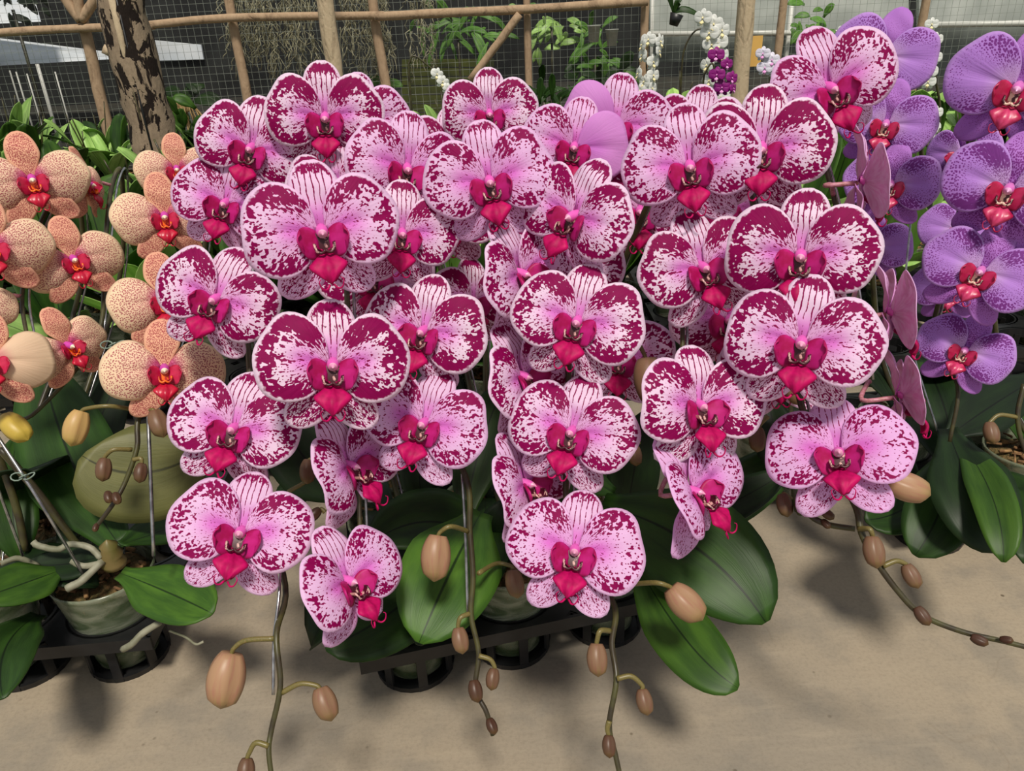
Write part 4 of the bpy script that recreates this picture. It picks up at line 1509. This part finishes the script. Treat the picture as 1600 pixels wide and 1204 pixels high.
add_bud(pF, bF, (1010, 560), (1020, 638), .70, 0.4, [(1000, 540), (1006, 552)])
add_bud(pG, bG, (1184, 668), (1180, 706), .68, 0.6, [(1200, 650), (1190, 660)])
add_bud(pG, bG, (1236, 588), (1246, 634), .68, 0.25, [(1262, 600), (1245, 586)])
add_bud(pG, bG, (1384, 748), (1452, 778), .60, 0.05, None, fat=1.0)
add_bud(pG, bG, (1362, 838), (1366, 888), .58, 0.42, [(1342, 826, .59), (1358, 826), (1363, 836)])
add_bud(pG, bG, (1415, 882), (1432, 920), .58, 0.5, [(1380, 884), (1400, 876), (1414, 880)])
add_bud(pG, bG, (1432, 948), (1450, 978), .57, 0.8)
add_bud(pG, bG, (1517, 994), (1544, 1008), .565, 0.9)
add_bud(pG, bG, (1562, 998), (1584, 1002), .56, 0.95)
add_stem(pH, bH, [bH + Vector((0, 0, .09)), at(1240, 760, .66), at(1262, 800, .63), at(1290, 818, .62), at(1336, 826, .61)], 0.003, 0.0024)
add_bud(pH, bH, (1222, 772), (1228, 808), .62, 0.65, [(1236, 780), (1226, 772)])
add_bud(pH, bH, (1284, 796), (1302, 812), .62, 0.7, [(1262, 795), (1276, 790), (1284, 795)])
add_bud(pH, bH, (1285, 812), (1296, 826), .62, 0.9)
add_bud(pP, bP, (127, 642), (106, 696), .70, 0.0, [(213, 640, .72), (170, 634), (135, 638)], green=0.35)
add_bud(pP, bP, (242, 642), (252, 684), .70, 0.45, [(228, 640, .72), (238, 640)])
add_bud(pP, bP, (164, 716), (157, 752), .70, 0.6, [(206, 702, .71), (178, 702), (165, 712)])
add_bud(pP, bP, (222, 724), (215, 754), .70, 0.75, [(208, 718), (220, 716)])
add_bud(pP, bP, (168, 768), (170, 786), .695, 0.85)
add_bud(pP, bP, (180, 770), (183, 788), .695, 0.85)
add_bud(pQ, bQ, (8, 650), (40, 690), .74, 0.0, [(-30, 640, .78), (0, 648)], green=0.8)
add_bud(pT, bT, (1546, 660), (1550, 694), .74, 0.5, [(1592, 652), (1562, 648), (1548, 658)])
add_stem(pT, bT, [at(1600, 600, .74), at(1590, 650, .74), at(1600, 700, .74), at(1625, 740, .74)], 0.0024, 0.002)
# small dried knot at the end of the peach spike is a bud too
add_bud(pP, bP, (152, 818), (146, 830), .70, 0.9)

#@@SEEN LEAVES (px, py, depth) through three points
# peach pots
px_leaf(pP, bP, (190, 855, .82), (112, 720, .88), (62, 560, .95), 140, 'leaf', face=.9, fold=.06)
px_leaf(pP, bP, (335, 690, .86), (230, 738, .83), (128, 712, .81), 155, 'leaf_olive', face=.95, fold=.02, round_tip=1.5)
px_leaf(pP, bP, (188, 895, .77), (262, 925, .73), (332, 958, .70), 92, 'leaf_mid', face=.6, fold=.10, round_tip=1.2)
px_leaf(pP, bP, (180, 860, .80), (110, 880, .80), (40, 880, .80), 60, 'leaf_dark', face=.5)
px_leaf(pP, bP, (190, 850, .80), (250, 830, .86), (330, 800, .92), 60, 'leaf', face=.5)
px_leaf(pR, bR, (95, 890, .80), (40, 910, .76), (-40, 938, .72), 80, 'leaf_mid', face=.5, fold=.1)
px_leaf(pR, bR, (60, 960, .80), (10, 1010, .70), (5, 1090, .62), 95, 'leaf', face=.6, round_tip=1.0)
px_leaf(pQ, bQ, (40, 880, .84), (20, 800, .84), (25, 680, .90), 70, 'leaf', face=.8)
px_leaf(pQ, bQ, (100, 860, .88), (140, 700, .98), (200, 560, 1.05), 80, 'leaf_dark', face=.8)
# middle pots
px_leaf(pA, bA, (720, 860, .80), (620, 950, .72), (508, 1012, .68), 120, 'leaf', face=.65, fold=.06)
px_leaf(pC, bC, (752, 800, .78), (705, 890, .70), (655, 1004, .66), 155, 'leaf_mid', face=.75, fold=.08)
px_leaf(pB, bB, (780, 860, .84), (680, 815, .80), (578, 850, .76), 110, 'leaf', face=.6)
px_leaf(pB, bB, (665, 800, .84), (655, 730, .84), (662, 600, .84), 62, 'leaf_dark', face=.8)
px_leaf(pC, bC, (725, 820, .82), (750, 700, .86), (790, 600, .90), 85, 'leaf', face=.8)
px_leaf(pD, bD, (770, 880, .84), (785, 830, .80), (800, 780, .80), 80, 'leaf_dark', face=.7)
px_leaf(pE, bE, (940, 790, .78), (1080, 850, .70), (1197, 972, .66), 175, 'leaf', face=.75, fold=.06)
px_leaf(pE, bE, (985, 860, .76), (1065, 990, .66), (1154, 1074, .62), 100, 'leaf_mid', face=.7, fold=.06)
px_leaf(pF, bF, (1010, 810, .84), (1130, 780, .82), (1250, 690, .82), 95, 'leaf', face=.7, fold=.08)
px_leaf(pF, bF, (1000, 830, .84), (1110, 800, .78), (1230, 735, .76), 70, 'leaf_dark', face=.6)
px_leaf(pF, bF, (980, 800, .86), (990, 740, .84), (1010, 640, .84), 80, 'leaf_dark', face=.8)
px_leaf(pE, bE, (960, 770, .80), (900, 740, .78), (830, 720, .76), 70, 'leaf', face=.6)
px_leaf(pG, bG, (1240, 760, .80), (1215, 690, .80), (1200, 620, .82), 70, 'leaf_dark', face=.8)
px_leaf(pB, bB, (560, 780, .88), (480, 720, .86), (440, 640, .86), 110, 'leaf_dark', face=.8)
# violet pots
px_leaf(pS, bS, (1490, 690, .82), (1475, 780, .76), (1430, 868, .74), 100, 'leaf', face=.7, round_tip=1.0)
px_leaf(pS, bS, (1480, 730, .84), (1420, 790, .80), (1352, 812, .78), 80, 'leaf', face=.6, round_tip=1.0)
px_leaf(pT, bT, (1480, 670, .80), (1520, 770, .72), (1562, 862, .70), 120, 'leaf_dark', face=.7)
px_leaf(pT, bT, (1492, 680, .80), (1548, 770, .70), (1568, 878, .66), 62, 'leaf_mid', face=.7, round_tip=.6)
px_leaf(pT, bT, (1560, 740, .80), (1590, 780, .76), (1602, 880, .72), 70, 'leaf', face=.7)
px_leaf(pT, bT, (1485, 680, .82), (1540, 640, .84), (1620, 590, .88), 85, 'leaf_dark', face=.7)
px_leaf(pS, bS, (1440, 760, .84), (1380, 700, .86), (1340, 660, .90), 70, 'leaf_dark', face=.7)
px_leaf(pU, bU, (1490, 700, .90), (1470, 620, .94), (1440, 560, 1.0), 90, 'leaf_dark', face=.7)

# extra stakes, clips and roots that show
add_stake(pP, bP, [at(231, 640, .71), at(235, 740, .70), at(240, 868, .70)], 0.0017)
add_stake(pQ, bQ, [at(-10, 672, .74), at(60, 780, .74), at(132, 900, .78)], 0.0016)
add_stake(pR, bR, [at(-8, 750, .74), at(36, 868, .78)], 0.0014)
add_stake(pA, bA, [at(440, 850, .62), at(436, 930, .60), at(428, 1000, .59), at(427, 1085, .58)], 0.0014)
add_stake(pC, bC, [at(722, 740, .665), at(727, 830, .66), at(731, 960, .65)], 0.0014)
add_stake(pS, bS, [at(1424, 330, .80), at(1416, 500, .80), at(1470, 690, .80)], 0.0012)
add_stem(pQ, bQ, [at(0, 700, .78), at(60, 770, .80), at(120, 850, .82), at(150, 880, .83)], 0.004, 0.004, name='old_spike')
add_stem(pR, bR, [at(-10, 690, .80), at(25, 790, .82), at(40, 860, .83)], 0.004, 0.004, name='old_spike')


def add_clip(plant, base, px, py, d):
    c = at(px, py, d) - base
    geos = []
    for k, (ox, rr) in enumerate(((-0.006, .006), (0.006, .006), (0.0, .004))):
        pts = [c + Vector((ox + rr * cos(a), rr * 0.4 * sin(a), rr * 0.5 * sin(a + k))) for a in [2 * pi * q / 10 for q in range(11)]]
        geos.append(tube_geo(pts, 0.0008, 5))
    V, Fc = merge(geos)
    link('spike_clip', mesh('spike_clip', V, Fc, M['clip']), plant)


add_clip(pQ, bQ, 36, 744, .735)
add_clip(pQ, bQ, 176, 538, .75)


def add_root(plant, base, pts, r=0.0028, name='aerial_root'):
    V, Fc = tube_geo(spline([at(*p) - base for p in pts], 5), r, 7, 0.08)
    link(name, mesh(name, V, Fc, M['root']), plant)


add_root(pP, bP, [(250, 972, .73), (222, 990, .715), (206, 1006, .71), (192, 1014, .715)], 0.0032)
add_root(pP, bP, [(265, 985, .73), (290, 995, .72), (306, 1006, .72), (318, 1002, .72)], 0.0012)
add_root(pP, bP, [(158, 872, .79), (140, 855, .79), (110, 850, .79), (90, 858, .79), (60, 852, .79), (52, 846, .79)], 0.0034)
add_root(pP, bP, [(158, 880, .79), (130, 884, .78), (112, 876, .78)], 0.0034)
add_root(pP, bP, [(160, 876, .79), (130, 905, .775), (104, 920, .77)], 0.0040)
add_root(pR, bR, [(1, 880, .78), (30, 872, .79), (60, 884, .80)], 0.003)
# swollen crown of the peach plant
V, Fc = lathe_geo([(0.0, -0.014), (0.011, -0.010), (0.013, -0.004), (0.010, 0.002), (0.012, 0.006), (0.008, 0.013), (0.009, 0.017), (0.0, 0.024)], 14)
c = at(176, 872, .80) - bP
link('crown', mesh('crown', [v + c for v in V], Fc, M['stem_green']), pP)

# pots whose own plants are hidden by the flowers
for (ix, iy), lab in (((0, 0), 'clear moss-filled pot at the corner of the middle tray'),):
    f = main_tray(ix, iy)
    t = thing('potted_orchid', 'flowerless orchid in the corner cup of the middle tray', 'orchid', f)
    add_pot(t)
    random_leaves(t, f, 2, length=(0.12, 0.16), rg=rg, mats=('leaf_dark', 'leaf'))

#@@BACKGROUND PLANTS: young leafy orchids in trays, row after row towards the fence
rgb = random.Random(5)
YOUNG = []
for k in range(6):
    t = thing('young_orchid', 'x', 'orchid', (0, -50, 0))
    add_pot(t, 0.008)
    b0 = Vector((0, -50, 0))
    a = rgb.uniform(0, 6.28)
    mats = (('leaf_pale', 'leaf_mid'), ('leaf_pale', 'leaf_pale', 'leaf'), ('leaf_pale', 'leaf_mid', 'leaf'))[k % 3]
    for q in range(6):
        aa = a + (q % 2) * pi + rgb.uniform(-0.5, 0.5) + q * 0.35
        el = rgb.uniform(0.45, 1.3)
        L = rgb.uniform(0.18, 0.28)
        dv = Vector((cos(aa) * cos(el), sin(aa) * cos(el), sin(el)))
        p0 = b0 + Vector((0, 0, 0.115 + 0.005 * q))
        add_leaf(t, b0, p0, p0 + dv * L * 0.6 + Vector((0, 0, 0.02)), p0 + dv * L - Vector((0, 0, 0.04 * rgb.random())), rgb.uniform(0.030, 0.044),
                 rgb.choice(mats), wave=rgb.uniform(0, 0.12), fold=rgb.uniform(0.05, 0.2), nu=11, nv=7)
    if k % 2 == 0:
        for q in range(2):
            e = rgb.uniform(0, 6.28)
            V, Fc = tube_geo(spline([Vector((0, 0, 0.11)), Vector((cos(e) * .02, sin(e) * .02, 0.22)), Vector((cos(e) * .05, sin(e) * .05, rgb.uniform(0.30, 0.36)))], 4), 0.0022, 5)
            link('flower_spike', mesh('flower_spike', V, Fc, M['stem']), t)
    YOUNG.append(t)
used = [False] * len(YOUNG)


def place_young(x, y, rz, s, where):
    k = rgb.randrange(len(YOUNG))
    look = 'with tall bare spikes' if k % 2 == 0 else 'with leaves only'
    label = 'leafy young orchid %s, %s' % (look, where)
    group = 'young orchids %s, %s' % (look, where)
    src = YOUNG[k]
    if not used[k]:
        used[k] = True
        t = src
    else:
        t = src.copy()
        COL.objects.link(t)
        for ch in src.children:
            c = ch.copy()
            COL.objects.link(c)
            c.parent = t
    t.location = (x, y, 0)
    t.rotation_euler = (0, 0, rz)
    t.scale = (s, s, s)
    tag(t, label, 'orchid', group)


# one plain mesh for the far trays: deck and cups are too small to tell apart there
dk = deck_mesh(5, 3)
geos = [([v.co.copy() for v in dk.vertices], [tuple(p.vertices) for p in dk.polygons])]
for ix in range(5):
    for iy in range(3):
        o = Vector(((ix - 2) * PITCH, (iy - 1) * PITCH, 0))
        geos.append(([v.co + o for v in CUP.vertices], [tuple(p.vertices) for p in CUP.polygons]))
V, Fc = merge(geos)
FARTRAY = mesh('pot_tray', V, Fc, M['black'], smooth=False)


def zone(x, y):
    u = x / y
    if u < -0.28:
        return 'behind the peach orchids'
    if u > 0.36:
        return 'behind the violet orchids'
    return 'behind the splashed orchids'


TW, TD = 5 * PITCH + 0.03, 3 * PITCH + 0.03
ORD = ('seventh', 'sixth', 'fifth', 'fourth', 'third', 'second', 'first')
row = 0
y = 1.42
while row < 7:
    n = int((0.78 * y + 0.3) / TW) + 1
    for i in range(-n, n + 1):
        x = i * TW + rgb.uniform(-.01, .01)
        if abs(x + 1.2) < 0.45 and abs(y - 2.7) < 0.32:      # room for the split trunk
            continue
        if abs(y - 3.55) < 0.28 and (abs(x + 0.82) < 0.4 or abs(x - 1.10) < 0.4):
            continue
        o = link('pot_tray', FARTRAY)
        o.location = (x, y, 0)
        z = zone(x, y)
        tag(o, 'black tray of young orchids in the %s row from the fence, %s' % (ORD[row], z), 'tray', 'young orchid trays, %s row from the fence, %s' % (ORD[row], z))
        where = '%s tray row from the fence, %s' % (ORD[row], z.replace(' the', ''))
        for ix in range(5):
            for iy in range(3):
                if rgb.random() < (0.31 if abs(x / y) > 0.25 else 0.18):
                    yy = y + (iy - 1) * PITCH
                    place_young(x + (ix - 2) * PITCH, yy, rgb.uniform(0, 6.28), rgb.uniform(0.85, 1.2) * (1 + 0.05 * (yy > 2.4)),
                                where)
    y += TD
    row += 1
